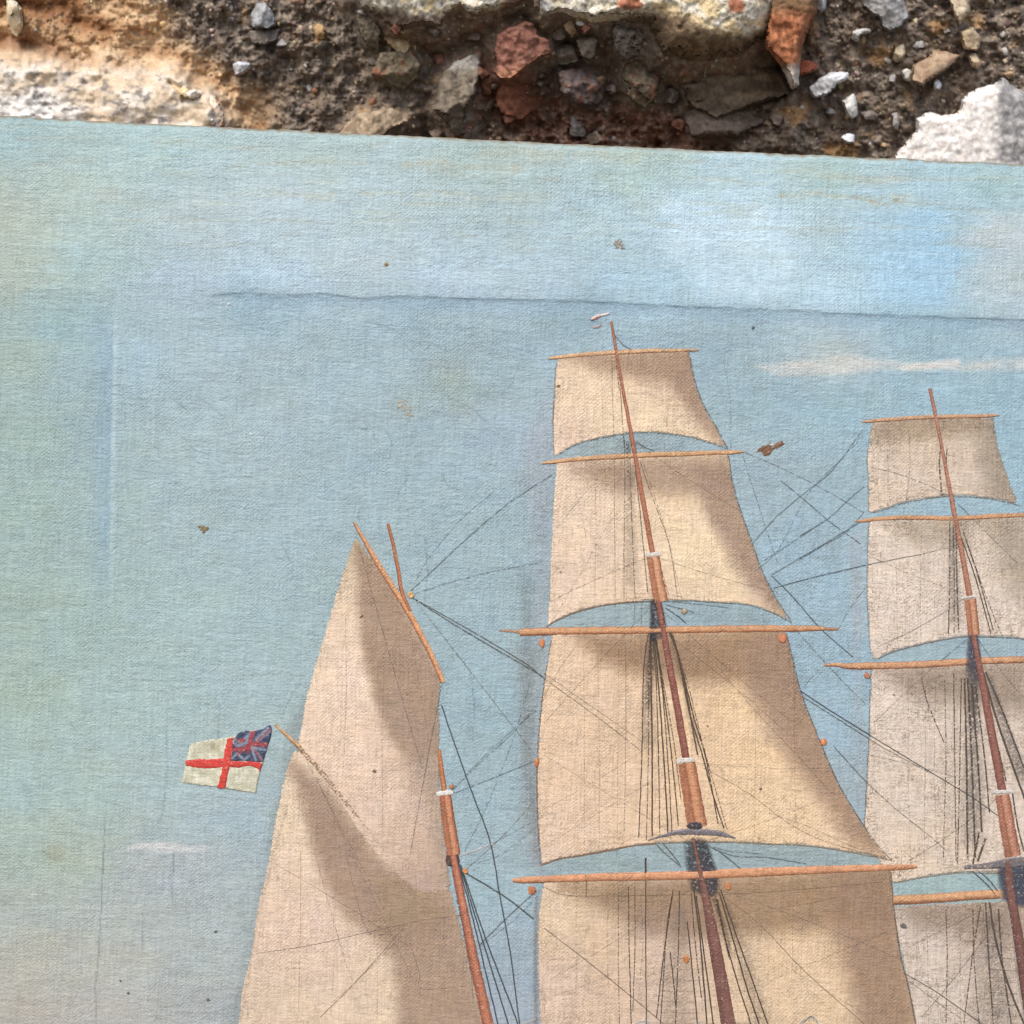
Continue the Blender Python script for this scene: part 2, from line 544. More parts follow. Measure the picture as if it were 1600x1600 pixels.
def lichen(x, y):
    t = sstep(-0.3, 0.4, fbm(x / 9, y / 9, 301, 4, 0.6))[:, None]
    c = np.array([196, 186, 166.])[None] * (1 - t) + np.array([232, 226, 212.])[None] * t
    c = blend(c, sstep(0.0, 0.35, fbm(x / 40, y / 26, 302, 4) + 0.25 * np.exp(-((x - 1085) / 60) ** 2)), (216, 190, 140), 0.75)
    rd = np.maximum(np.exp(-((x - 985) / 26) ** 2 - ((y - 6) / 12) ** 2), np.exp(-((x - 1150) / 18) ** 2 - ((y - 8) / 14) ** 2)) + 0.25 * fbm(x / 12, y / 12, 303, 3)
    c = blend(c, sstep(0.4, 0.7, rd), (172, 104, 74), 0.9)
    c = blend(c, sstep(0.1, 0.35, fbm(x / 8, y / 8, 304, 4, 0.65)), (110, 98, 82), 0.65)
    c = blend(c, np.exp(-((x - 850) / 26) ** 2), (168, 170, 172), 0.6)
    return c


def lumpcol(cut, seed, low):
    """pale lichen crust above an uneven line, brown colour below it"""
    def f(x, y):
        c = lichen(x, y)
        edge = np.interp(x, [p[0] for p in cut], [p[1] for p in cut]) + 10 * fbm(x / 12, y / 12, seed, 4, 0.6)
        t = sstep(-0.4, 0.4, fbm(x / 14, y / 14, seed + 3, 4, 0.6))[:, None]
        d = np.asarray(low, float)[None] * (0.86 + 0.34 * t)
        return blend(c, sstep(-6, 9, y - edge), (0, 0, 0), 1.0) + d * sstep(-6, 9, y - edge)[:, None]
    return f


# the lumps of stone that jut out at the top
stone([(835, -40), (858, -92), (905, -130), (975, -120), (1050, -150), (1120, -128), (1190, -100), (1236, -40), (1232, 10), (1200, 62), (1150, 92), (1080, 100), (1030, 86), (1010, 40), (962, 36), (930, 40), (905, 33), (880, 24), (850, 30), (838, 6)], 4, 22, None, 'stone', 1, rough=0.7, jag=1.6, power=1.9, bevel=60,
      colfn=lumpcol([(830, 40), (940, 44), (985, 22), (1060, 22), (1110, 46), (1170, 56), (1215, 40), (1250, 30)], 611, (112, 94, 74)), undercut=16, fuzz=0.6)
stone([(536, -50), (570, -96), (630, -118), (690, -104), (726, -60), (738, -4), (700, 24), (690, 44), (655, 40), (640, 46), (618, 48), (598, 36), (572, 18), (548, -4)], 4, 16, None, 'stone', 2, rough=1.0, jag=1.8, power=1.9, bevel=44,
      colfn=lumpcol([(530, 0), (600, 16), (650, 22), (690, 26), (740, 0)], 621, (110, 94, 80)), undercut=12, fuzz=0.6)
stone([(716, -40), (744, -92), (790, -104), (832, -70), (838, -4), (805, 12), (770, 20), (752, 28), (730, 24), (716, 8)], 5, 14, None, 'stone', 3, rough=0.9, jag=1.6, power=1.9, bevel=36,
      colfn=lumpcol([(700, 8), (740, 20), (780, 14), (800, -12), (845, -20)], 631, (120, 96, 78)), undercut=12, fuzz=0.6)


def fangcol(x, y):
    t = sstep(-0.3, 0.4, fbm(x / 10, y / 22, 311, 4))[:, None]
    c = np.array([138, 86, 58.])[None] * (1 - t) + np.array([186, 124, 88.])[None] * t
    c = blend(c, sstep(30, 5, y + 6 * perlin(x / 8, y / 8, 5)), (112, 92, 68), 0.8)
    c = blend(c, sstep(100, 112, y + 0.35 * (x - 1230) + 4 * perlin(x / 7, y / 7, 6)), (206, 196, 184), 0.9)
    c = blend(c, np.exp(-((y - 104) / 5) ** 2), (120, 112, 104), 0.6)
    return c


stone([(1204, -40), (1222, -84), (1262, -92), (1284, -40), (1276, 20), (1267, 36), (1254, 70), (1249, 106), (1248, 133), (1238, 141), (1221, 106), (1210, 91), (1195, 72), (1199, 30)], 14, 12, None, 'stone', 4, 22, 150, 2.0, 0.7, 0.8, colfn=fangcol, undercut=5)
stone([(1248, 96), (1262, 94), (1278, 101), (1274, 110), (1258, 116), (1246, 118)], 3, 6, [(150, 84, 60), (182, 108, 82)], 'stone', 5)


def brickcol(x, y):
    t = sstep(-0.4, 0.4, fbm(x / 12, y / 10, 321, 4, 0.6))[:, None]
    c = np.array([124, 82, 68.])[None] * (1 - t) + np.array([158, 112, 96.])[None] * t
    c = blend(c, sstep(96, 116, y + 0.35 * (x - 800)), (196, 140, 108), 0.8)
    return blend(c, sstep(52, 36, y), (92, 66, 54), 0.6)


stone([(774, 54), (791, 41), (821, 30), (836, 35), (842, 54), (860, 62), (864, 84), (848, 89), (832, 100), (814, 116), (795, 127), (780, 124), (769, 111), (776, 101), (771, 81)], -1, 16, None, 'brick_fragment', 6, 20, 110, 3.0, 0.7, 1.0, colfn=brickcol)
G1, G2 = (108, 98, 86), (138, 127, 113)
stone([(849, 30), (879, 19), (894, 22), (897, 43), (881, 64), (866, 64), (853, 49)], -5.4, 14, [G1, G2], 'stone', 7, 14, 60, 5, 0.7)
stone([(898, 46), (922, 48), (936, 62), (931, 90), (919, 95), (907, 88), (900, 71)], -5.4, 14, [G1, G2], 'stone', 8, 14, 60, 5, 0.7)
stone([(868, 67), (898, 68), (906, 97), (890, 103), (868, 102)], -6.3, 12, [(100, 90, 80), (130, 118, 106)], 'stone', 9, 14, 60, 5, 0.7)
stone([(838, 16), (848, 24), (854, 50), (850, 60), (842, 44), (834, 26)], -1.8, 9, [(120, 106, 86), (146, 130, 108)], 'stone', 10)


def tricol(x, y):
    t = sstep(-0.4, 0.4, fbm(x / 16, y / 16, 331, 4, 0.6))[:, None]
    c = np.array([104, 94, 80.])[None] * (1 - t) + np.array([134, 122, 106.])[None] * t
    c = blend(c, sstep(118, 100, y + 5 * perlin(x / 8, y / 8, 8)) * sstep(690, 710, x), (190, 184, 176), 0.8)  # highlight on the stone's top put into its colour
    return c


stone([(694, 108), (715, 92), (748, 82), (752, 100), (748, 150), (730, 178), (724, 212), (711, 216), (694, 190), (676, 172), (684, 131)], -6.3, 22, None, 'stone', 11, 20, 100, 2.4, 0.8, 1.4, colfn=tricol, tilt=(-3, 0))
stone([(745, 96), (768, 92), (774, 116), (768, 150), (754, 150), (746, 124)], -7.2, 12, [(104, 70, 56), (130, 90, 74)], 'stone', 12)
stone([(774, 122), (830, 112), (850, 130), (842, 166), (815, 190), (780, 180), (770, 150)], -11.7, 14, [(124, 78, 60), (152, 102, 80)], 'stone', 13, 16, 70)
stone([(955, 25), (993, 21), (1021, 42), (1026, 70), (1010, 86), (982, 94), (959, 82), (952, 53)], -5.4, 20, [(112, 102, 96), (170, 162, 154)], 'stone', 14, 18, 90, 2.4, 1.2, 1.6, cfreq=9)
stone([(974, 100), (1004, 88), (1034, 112), (1028, 153), (1008, 171), (989, 160), (970, 132)], -6.3, 18, [(96, 86, 70), (142, 126, 106), (160, 104, 84)], 'stone', 15, 18, 90, 2.4, 1.2, 1.4, cfreq=10)
stone([(867, 110), (900, 104), (936, 114), (942, 140), (926, 166), (900, 166), (874, 146)], -9, 16, [(98, 87, 84), (136, 123, 118), (160, 106, 84)], 'stone', 16, 18, 90, 2.4, 1.2, 1.4, cfreq=10)
for (x, y, r_) in ((838, 104, 9), (845, 118, 8), (843, 131, 8), (848, 146, 6), (930, 152, 14), (955, 140, 12), (1048, 150, 16), (1040, 90, 12)):
    a = np.linspace(0, 2 * math.pi, 9, endpoint=False)
    stone(np.stack([x + r_ * np.cos(a), y + r_ * 0.9 * np.sin(a)], 1), -8, 8, [(106, 94, 84), (138, 124, 112)], 'stone', int(x), 10, 32)


def cavecol(x, y):
    t = sstep(-0.4, 0.4, fbm(x / 40, y / 16, 341, 4, 0.5))[:, None]
    return np.array([94, 82, 69.])[None] * (1 - t) + np.array([128, 112, 94.])[None] * t


stone([(1030, 60), (1100, 50), (1190, 52), (1212, 92), (1236, 150), (1206, 156), (1174, 168), (1120, 190), (1076, 165), (1060, 123), (1035, 100)], -10.8, 18, None, 'stone', 17, 22, 110, 2.2, 0.9, 1.2, colfn=cavecol, tilt=(2, 3))
stone([(1066, 132), (1108, 120), (1130, 140), (1110, 158), (1074, 162)], -5.4, 12, [(92, 80, 66), (118, 104, 88)], 'stone', 18)
stone([(1060, 165), (1100, 172), (1180, 168), (1200, 190), (1150, 215), (1080, 215)], -8.1, 12, [(110, 95, 86), (140, 124, 112)], 'stone', 19, 14, 70)
stone([(526, 208), (545, 190), (560, 176), (610, 168), (646, 178), (640, 190), (614, 199), (598, 216), (560, 226)], 0, 9, [(150, 130, 106), (186, 166, 140)], 'stone', 20, 16, 80, 2.4, 0.8)
stone([(554, 12), (578, 22), (596, 44), (594, 82), (572, 72), (560, 48)], 0, 10, [(92, 82, 68), (124, 112, 96)], 'stone', 21, 14, 60, 4)
stone([(592, 82), (640, 74), (660, 100), (654, 122), (632, 142), (604, 132), (578, 116)], -2.7, 14, [(102, 91, 73), (130, 117, 97), (150, 96, 74)], 'stone', 22, 16, 70, 2.4)
stone([(600, 50), (636, 58), (644, 74), (630, 88), (612, 76), (598, 64)], 0, 8, [(150, 126, 96), (190, 170, 136)], 'stone', 23)
# left
stone([(10, -4), (24, 2), (34, 14), (36, 42), (29, 58), (20, 53), (11, 30)], 1, 7, [(196, 178, 144), (226, 216, 192)], 'stone', 24, 14, 50)
stone([(392, 22), (404, 4), (416, 5), (429, 25), (432, 38), (418, 46), (395, 42)], 2, 8, [(140, 140, 140), (176, 176, 176)], 'stone', 25, 14, 60)
stone([(390, 48), (420, 46), (437, 44), (435, 62), (416, 71), (393, 67)], 0, 7, [(112, 104, 94), (140, 130, 120)], 'stone', 26, 14, 50)
stone([(364, 100), (374, 96), (390, 98), (391, 107), (379, 116), (368, 118)], 2, 6, [(186, 186, 192), (214, 214, 218)], 'stone', 27)
stone([(262, 116), (282, 126), (298, 140), (310, 148), (304, 158), (284, 152), (268, 138)], 8, 5, [(214, 182, 134), (232, 208, 170)], 'stone', 28, mat=M_PEBBLE)
stone([(318, 150), (330, 146), (342, 160), (352, 184), (346, 200), (328, 192), (314, 172)], 7, 6, [(214, 188, 162), (230, 212, 192)], 'stone', 29, mat=M_PEBBLE)
stone([(288, 142), (306, 140), (312, 150), (300, 156), (290, 150)], 10, 4, [(236, 226, 214), (240, 234, 226)], 'stone', 30, mat=M_PEBBLE)
stone([(488, 42), (500, 36), (510, 46), (508, 62), (494, 64)], 1, 5, [(170, 138, 98), (190, 160, 118)], 'stone', 32)
# right
WH = [(226, 226, 230), (244, 244, 246)]
stone([(1264, 138), (1283, 121), (1302, 112), (1326, 114), (1325, 123), (1309, 131), (1293, 148), (1273, 153)], 3, 7, WH, 'pebble', 33, 14, 70, mat=M_PEBBLE)
stone([(1316, 157), (1334, 146), (1339, 159), (1340, 181), (1331, 186), (1322, 177)], 3, 6, [(206, 202, 192), (230, 228, 222)], 'pebble', 34, mat=M_PEBBLE)
stone([(1314, 215), (1324, 208), (1335, 211), (1335, 223), (1323, 225)], 4, 5, WH, 'pebble', 35, mat=M_PEBBLE)
stone([(1346, 6), (1352, -40), (1400, -50), (1413, 10), (1421, 26), (1408, 41), (1392, 50), (1379, 41), (1374, 28)], 3, 9, [(140, 138, 136), (180, 178, 176)], 'stone', 36, 16, 80, 3)
stone([(1426, 102), (1451, 90), (1458, 78), (1502, 86), (1484, 104), (1452, 125), (1443, 133), (1424, 126)], 3, 7, [(150, 122, 98), (182, 158, 132)], 'stone', 37, 16, 70, 4, 0.5, 0.7, tilt=(0, 3))
stone([(1408, 112), (1416, 106), (1425, 112), (1423, 128), (1412, 124)], 3, 4, [(206, 200, 188), (226, 222, 212)], 'pebble', 38, mat=M_PEBBLE)
stone([(1458, 128), (1466, 124), (1472, 132), (1468, 140), (1459, 138)], 3, 4, [(206, 206, 208), (226, 226, 228)], 'pebble', 39, mat=M_PEBBLE)
stone([(1331, 50), (1348, 44), (1362, 46), (1360, 52), (1344, 54), (1340, 66), (1333, 62)], 3, 4, [(180, 178, 174), (206, 204, 200)], 'pebble', 40, mat=M_PEBBLE)
stone([(1393, 178), (1402, 175), (1406, 190), (1402, 205), (1393, 200)], 3, 4, [(140, 134, 128), (164, 158, 152)], 'pebble', 41, mat=M_PEBBLE)
stone([(1276, -20), (1292, -20), (1290, 14), (1280, 22), (1274, 8)], 3, 5, [(170, 172, 176), (196, 198, 200)], 'pebble', 42, mat=M_PEBBLE)
stone([(1344, 176), (1362, 172), (1374, 180), (1366, 190), (1350, 188)], 2, 4, [(108, 98, 92), (134, 124, 116)], 'stone', 43)
stone([(1480, -10), (1510, -14), (1516, 16), (1500, 40), (1490, 20)], 3, 6, [(170, 150, 124), (204, 190, 168)], 'stone', 44)
stone([(1500, 50), (1520, 42), (1534, 62), (1526, 80), (1506, 76)], 3, 6, [(160, 138, 110), (196, 178, 150)], 'stone', 45)
stone([(1512, 86), (1524, 82), (1534, 100), (1526, 108), (1516, 100)], 3, 5, [(170, 146, 116), (196, 176, 148)], 'stone', 46)
stone([(1398, 74), (1412, 68), (1416, 84), (1402, 98), (1394, 94)], 2, 5, [(176, 156, 126), (206, 190, 162)], 'stone', 47)


def bigwhite(x, y):
    t = sstep(-0.3, 0.4, fbm(x / 20, y / 16, 351, 4, 0.6))[:, None]
    c = np.array([222, 214, 206.])[None] * (1 - t) + np.array([240, 236, 232.])[None] * t
    c = blend(c, sstep(0.1, 0.4, fbm(x / 12, y / 12, 352, 4, 0.6)), (186, 176, 166), 0.5)
    g = sstep(1548, 1568, x + 10 * fbm(x / 20, y / 20, 353, 3))
    t2 = sstep(-0.3, 0.4, fbm(x / 14, y / 14, 354, 4, 0.6))[:, None]
    cg = np.array([132, 130, 130.])[None] * (1 - t2) + np.array([182, 178, 174.])[None] * t2
    return c * (1 - g[:, None]) + cg * g[:, None]


stone([(1396, 246), (1413, 225), (1432, 204), (1431, 184), (1455, 174), (1472, 182), (1497, 176), (1504, 153), (1523, 140), (1553, 132), (1566, 121), (1590, 140), (1640, 150), (1720, 170), (1720, 330), (1396, 330)], 5, 9, None, 'stone', 48, 26, 170, 2.4, 0.35, 1.2, colfn=bigwhite, fuzz=0.16, undercut=4, mat=M_PEBBLE)

def wall_field(px, py):
    """relief (mm) and colour of the mortar bed at photo pixels"""
    h = np.zeros(px.shape)
    n = len(px)
    qx = px + 14 * perlin(px / 35, py / 35, 31) + 5 * perlin(px / 11, py / 11, 32)
    qy = py + 10 * perlin(px / 35, py / 35, 33) + 4 * perlin(px / 11, py / 11, 34)
    lime = sstep(-30, 35, sdist([(-400, 78), (60, 82), (150, 100), (270, 105), (330, 140), (360, 200), (350, 330), (-400, 330)], qx, qy))
    brown = sstep(-18, 30, sdist([(-400, -60), (180, -60), (270, 10), (290, 60), (350, 100), (430, 150), (440, 330), (-400, 330)], qx, qy))
    cav = sstep(-22, 40, sdist([(600, 30), (680, 20), (800, 5), (960, 15), (1060, 30), (1190, 60), (1240, 150), (1190, 200), (1110, 290), (660, 290), (640, 190), (690, 140), (640, 90)], qx, qy))
    red = sstep(-8, 16, sdist([(770, 120), (860, 110), (880, 150), (1000, 165), (1090, 180), (1110, 240), (900, 260), (800, 210), (775, 170)], qx, qy))
    h += 11 * lime - 2.0 * brown * (1 - lime) - 9 * cav
    # general lumps and pits
    big = fbm(px / 90, py / 90, 41, 4)
    mid = fbm(px / 26, py / 26, 51, 4)
    pit = fbm(px / 12, py / 12, 61, 4, 0.6)
    rid = fbm(px / 20, py / 14, 71, 3, 0.55, ridged=True)
    rough = (1 - 0.86 * lime) * (1 - 0.35 * brown) * (1 + 0.25 * cav)
    grain = fbm(px / 7, py / 7, 66, 2, 0.5, ridged=True)
    h += 5.0 * big + rough * (4.2 * mid + 2.0 * pit - 1.1 * grain) + lime * (0.5 * rid + 0.8 * mid)
    h += cav * (7.0 * fbm(px / 48, py / 40, 43, 3) + 3.5 * fbm(px / 17, py / 17, 44, 3, 0.55, ridged=True))
    # mortar and broken stuff banked up round the stones
    tint = np.zeros((len(px), 3)); tw = np.zeros(len(px))
    for (a_, k_) in LISTED:
        P_ = np.asarray(a_[0], float); mx, my = P_.mean(0)
        if not (545 < mx < 1225 and my < 235):
            continue
        sel_ = (px > P_[:, 0].min() - 45) & (px < P_[:, 0].max() + 45) & (py > P_[:, 1].min() - 45) & (py < P_[:, 1].max() + 45)
        if not sel_.any():
            continue
        sd_ = sdist(P_, px[sel_], py[sel_]) + 5 * perlin(px[sel_] / 12, py[sel_] / 12, 145)
        ap = a_[1] + 0.42 * a_[2] - 0.34 * np.maximum(-sd_, 0) + 1.6 * fbm(px[sel_] / 14, py[sel_] / 14, 146, 3, 0.6) - 2.0
        h[sel_] = np.maximum(h[sel_], np.where(sd_ > -42, ap, -99))
        if a_[3] is not None:
            w_ = np.exp(-np.maximum(-sd_, 0) / 7.0)
            tint[sel_] += w_[:, None] * np.asarray(a_[3][0], float)[None]; tw[sel_] += w_
    # hollow streaks in the brown corner
    for line, w, k in (([(-60, 62), (30, 66), (90, 84)], 13, -5), ([(120, 35), (160, 45)], 12, -3.0), ([(110, 62), (140, 88)], 4, -2.0),
                       ([(265, 128), (290, 148), (312, 152)], 4, -3.0), ([(120, 98), (140, 95)], 5, -2), ([(-40, 0), (60, 10), (100, 5)], 10, -3)):
        h += k * np.exp(-(ldist(line, px, py) / w) ** 2)
    for (x, y, r, k) in ((35, 60, 20, 1), (330, 185, 14, 1), (40, 110, 60, 2), (200, 150, 40, 2.5), (290, 130, 16, 3), (335, 170, 18, 3), (160, 65, 40, 2)):
        h += k * np.exp(-((px - x) ** 2 + (py - y) ** 2) / r ** 2)
    # colours (what the material itself has)
    t1 = sstep(-0.35, 0.45, fbm(px / 16, py / 16, 81, 4, 0.6))[:, None]
    t2 = sstep(-0.25, 0.5, fbm(px / 40, py / 40, 91, 4))[:, None]
    c = np.array([92, 81, 73.])[None] * (1 - t1) + np.array([158, 143, 127.])[None] * t1
    c = c * (1 - 0.45 * t2) + 0.45 * t2 * np.array([132, 112, 92.])
    ochre = sstep(0.12, 0.5, fbm(px / 50, py / 50, 101, 3) - 0.1 + 0.35 * np.exp(-((px - 1350) / 50) ** 2 - ((py - 85) / 20) ** 2)
                  + 0.6 * np.exp(-((px - 1245) / 26) ** 2 - ((py - 175) / 22) ** 2) + 0.4 * np.exp(-((px - 1290) / 60) ** 2 - ((py - 235) / 16) ** 2)
                  + 0.4 * np.exp(-((px - 500) / 12) ** 2 - ((py - 60) / 60) ** 2) + 0.3 * np.exp(-((px - 1470) / 40) ** 2 - ((py - 40) / 30) ** 2))
    c = blend(c, ochre, (176, 138, 96), 0.8)
    bt = sstep(-0.4, 0.4, fbm(px / 30, py / 18, 111, 4, 0.55))
    cb = np.array([172, 134, 98.])[None] * (1 - bt[:, None]) + np.array([214, 182, 144.])[None] * bt[:, None]
    stain = 0.0
    for line, w in (([(-60, 64), (40, 68), (95, 84)], 16), ([(110, 30), (165, 42)], 16), ([(-30, 8), (80, 12), (120, 4)], 18), ([(290, 205), (300, 170)], 10)):
        stain = np.maximum(stain, np.exp(-(ldist(line, px, py) / w) ** 2))
    cb = blend(cb, stain, (122, 78, 46), 0.75)
    c = c * (1 - brown[:, None]) + cb * brown[:, None]
    lt = sstep(-0.3, 0.45, fbm(px / 45, py / 20, 121, 4))
    cl = np.array([214, 192, 164.])[None] * (1 - lt[:, None]) + np.array([226, 216, 204.])[None] * lt[:, None]
    wl = sstep(120, 165, py - 0.02 * px) * sstep(150, 60, px)
    cl = blend(cl, wl, (236, 234, 232), 0.8)
    gst = sstep(0.08, 0.34, fbm(px / 22, py / 11, 131, 5, 0.6) + 0.22 * np.exp(-((px - 90) / 70) ** 2 - ((py - 165) / 14) ** 2)
                + 0.28 * np.exp(-((px - 210) / 30) ** 2 - ((py - 148) / 16) ** 2) + 0.2 * np.exp(-((px - 265) / 30) ** 2 - ((py - 185) / 8) ** 2) - 0.06)
    cl = blend(cl, gst, (120, 114, 110), 0.75)
    c = c * (1 - lime[:, None]) + cl * lime[:, None]
    c = c * (1 - 0.55 * cav[:, None]) + 0.55 * cav[:, None] * np.array([142, 121, 102.])
    c = blend(c, red, (138, 92, 74), 0.5)
    mot = fbm(px / 24, py / 24, 95, 4, 0.6)
    c = blend(c, cav * sstep(0.05, 0.4, mot), (150, 138, 126), 0.7)
    c = blend(c, cav * sstep(0.05, 0.4, fbm(px / 20, py / 20, 96, 4, 0.6)), (140, 92, 72), 0.6)
    c = c * (1 - 0.6 * np.clip(tw, 0, 1)[:, None]) + 0.6 * np.clip(tw, 0, 1)[:, None] * tint / np.maximum(tw, 1e-6)[:, None]
    wall_field.rough = (1 - 0.35 * lime) * (1 - 0.2 * brown)
    return h, c


xs = np.concatenate([np.linspace(-3200, -900, 60, endpoint=False), np.linspace(-900, -300, 90, endpoint=False), np.linspace(-300, 1900, 1000, endpoint=False), np.linspace(1900, 2500, 90, endpoint=False), np.linspace(2500, 4600, 50)])
ys = np.concatenate([np.linspace(-3200, -900, 60, endpoint=False), np.linspace(-900, -140, 120, endpoint=False), np.linspace(-140, 290, 205, endpoint=False), np.linspace(290, 2600, 50)])
WX, WY = np.meshgrid(xs, ys)
wx, wy = WX.ravel(), WY.ravel()
wh, wc = wall_field(wx, wy)
wrough = wall_field.rough
wn_ = wall_n0(wx, wy) + wh * 1e-3
wn_ = np.minimum(wn_, np.where(wy > top_y(wx) + 10, -0.021, 0.03))
P = loc_pt(wx, wy, wn_)
mort = mesh_from('mortar', to_wall(P), grid_faces(len(xs), len(ys), True), lin(np.clip(wc, 0, 255)) * 0.93, wall, M_ROCK, {'rough': wrough})


for a_, k_ in LISTED:
    build_stone(*a_, **k_)
stone = build_stone

# rubble filling the hollow, and lumps of stone half sunk in the mortar
rq = np.random.default_rng(2024)
RUB = [[(118, 103, 90), (148, 133, 118)], [(130, 88, 72), (160, 114, 96)], [(118, 110, 104), (158, 150, 142)], [(104, 90, 80), (138, 120, 106)], [(140, 116, 92), (170, 146, 118)], [(112, 76, 62), (146, 104, 86)]]
LUMP = [[(132, 118, 104), (164, 150, 134)], [(96, 86, 78), (130, 118, 106)], [(160, 134, 102), (190, 164, 130)], [(150, 146, 142), (180, 176, 172)], [(128, 100, 82), (156, 128, 106)]]
spots = []
for k in range(3000):
    if len(spots) >= 135:
        break
    cave = len(spots) < 70
    if cave:
        x, y = rq.uniform(610, 1215), rq.uniform(40, 240)
        r_ = rq.uniform(6, 20)
        if (x > 1040 and 50 < y < 180 and rq.random() < 0.8) or (y < 40) or y > float(top_y(x)) + 12:
            continue
    else:
        x, y = (rq.uniform(330, 600) if rq.random() < 0.5 else rq.uniform(1270, 1590)), rq.uniform(-10, 235)
        r_ = rq.uniform(5, 13)
        if y > float(top_y(x)) + 4 or (x > 1390 and y > 140):
            continue
    if any((x - a) ** 2 + (y - b_) ** 2 < (0.68 * (r_ + q)) ** 2 for a, b_, q in spots):
        continue
    spots.append((x, y, r_))
    n_ = int(rq.integers(5, 9))
    a = np.sort(rq.uniform(0, 2 * math.pi, n_)); k_ = rq.uniform(0.75, 1.2, n_); asp = rq.uniform(0.65, 1.0); th = rq.uniform(-0.6, 0.6)
    qx, qy = r_ * k_ * np.cos(a), r_ * asp * k_ * np.sin(a)
    if np.max(np.diff(np.append(a, a[0] + 2 * math.pi))) > 2.2:
        continue
    hb = float(wall_field(np.array([x]), np.array([y]))[0][0])
    stone(np.stack([x + qx * math.cos(th) - qy * math.sin(th), y + qx * math.sin(th) + qy * math.cos(th)], 1), hb - 0.5, r_ * (0.42 if cave else 0.26), (RUB if cave else LUMP)[int(rq.integers(0, 6 if cave else 5))], 'stone', 400 + k, jag=1.2, power=2.4, cfreq=7, step=2.2)

# small grit and pebbles caught in the mortar: a few shapes, many copies
proto = []
for k in range(5):
    a = np.linspace(0, 2 * math.pi, 8, endpoint=False)
    V = [(0, -0.6, 0)]; F = []
    for rr, yy in ((0.6, -0.45), (1.0, 0.0), (0.8, 0.5)):
        for q in a:
            s_ = rr * (1 + 0.28 * random.uniform(-1, 1))
            V.append((s_ * math.cos(q), yy * random.uniform(0.8, 1.2), s_ * math.sin(q) * 0.8))
    for q in range(8):
        F.append((0, 1 + (q + 1) % 8, 1 + q))
        for lv in range(2):
            b0 = 1 + lv * 8
            F.append((b0 + q, b0 + (q + 1) % 8, b0 + 8 + (q + 1) % 8, b0 + 8 + q))
    proto.append((V, F))
PAL = [(214, 208, 198), (176, 170, 164), (198, 170, 130), (140, 128, 116), (170, 120, 90), (224, 222, 220), (120, 108, 96)]
pmesh = []
for ci, c in enumerate(PAL):
    for (V, F) in proto[:3] if ci % 2 else proto[2:]:
        me = bpy.data.meshes.new('pebble')
        me.from_pydata(V, [], F)
        me.polygons.foreach_set('use_smooth', np.ones(len(F), bool))
        set_attr(me, 'Col', 'FLOAT_COLOR', np.tile(lin(c) * 0.85, (len(V), 1)))
        me.materials.append(M_PEBBLE)
        pmesh.append(me)
from mathutils.bvhtree import BVHTree
sel = (wx > -320) & (wx < 1920)
cnt = 0
tries = 0
while cnt < 210 and tries < 5000:
    tries += 1
    x, y = random.uniform(-60, 1660), random.uniform(-70, 235)
    if y > float(top_y(x)) + 6:
        continue
    if x < 330 and (y > 70 or random.random() < 0.7):
        continue
    if 610 < x < 1230 and random.random() < 0.45:
        continue
    hh, _ = wall_field(np.array([x]), np.array([y]))
    r_ = random.choice([1.5, 2, 2, 2.5, 3, 3, 4, 5.5])
    p = wpt(np.array([x]), np.array([y]), hh + 0.15 * r_ * 0.19)
    o = bpy.data.objects.new('pebble', random.choice(pmesh[:13] if random.random() < 0.6 else pmesh))
    COL.objects.link(o); o.parent = wall
    o.location = to_wall(p)[0]
    o.scale = (r_ * S * random.uniform(0.8, 1.5), r_ * S * 1.0, r_ * S * random.uniform(0.8, 1.3))
    o.rotation_euler = (random.uniform(-.4, .4), random.uniform(0, 6.28), random.uniform(-.4, .4))
    cnt += 1

GV, GF, GC = [], [], []
gn_, gbase = 0, 0
gs = np.random.default_rng(99)
gxs, gys = gs.uniform(-60, 1660, 4200), gs.uniform(-80, 236, 4200)
gh, gc = wall_field(gxs, gys)
for k in range(4200):
    x, y = gxs[k], gys[k]
    if y > float(top_y(x)) + 4 or (x < 330 and y > 62) or (x < 250 and gs.random() < 0.6):
        continue
    r_ = gs.choice([1.2, 1.6, 2.0, 2.4, 3.0, 3.8, 5.0], p=[.2, .22, .2, .16, .12, .07, .03])
    Vp, Fp = proto[int(gs.integers(0, 5))]
    A = np.array(Vp) * (r_ * S * gs.uniform(0.8, 1.35, 3))
    th = gs.uniform(0, 6.28)
    A = np.stack([A[:, 0] * math.cos(th) - A[:, 2] * math.sin(th), A[:, 1], A[:, 0] * math.sin(th) + A[:, 2] * math.cos(th)], 1)
    A = A + to_wall(wpt(np.array([x]), np.array([y]), gh[k:k + 1] + 0.1 * r_ * 0.19))[0]
    GV.append(A)
    for f in Fp:
        GF.append((f[0] + gbase, f[1] + gbase, f[2] + gbase))
        if len(f) == 4:
            GF.append((f[0] + gbase, f[2] + gbase, f[3] + gbase))
    cc = gc[k] * gs.uniform(0.75, 1.5) + gs.uniform(-8, 8, 3)
    GC.append(np.tile(np.clip(cc, 20, 235), (len(A), 1)))
    gbase += len(A)
grit = mesh_from('grit', np.vstack(GV), np.array(GF), lin(np.vstack(GC)) * 0.93, wall, M_STONE)
grit['kind'] = 'stuff'

# ------------------------------------------------------------------ the painting
art = bpy.data.objects.new('ship_painting', None)
COL.objects.link(art)
art.rotation_euler = (-LEAN, 0, 0)
art['label'] = 'unframed old oil painting on canvas of a sailing ship under a pale blue sky'
art['category'] = 'painting'


def warp_noise(x, y, seed, f, a):
    return a * perlin(x * f, y * f, seed)


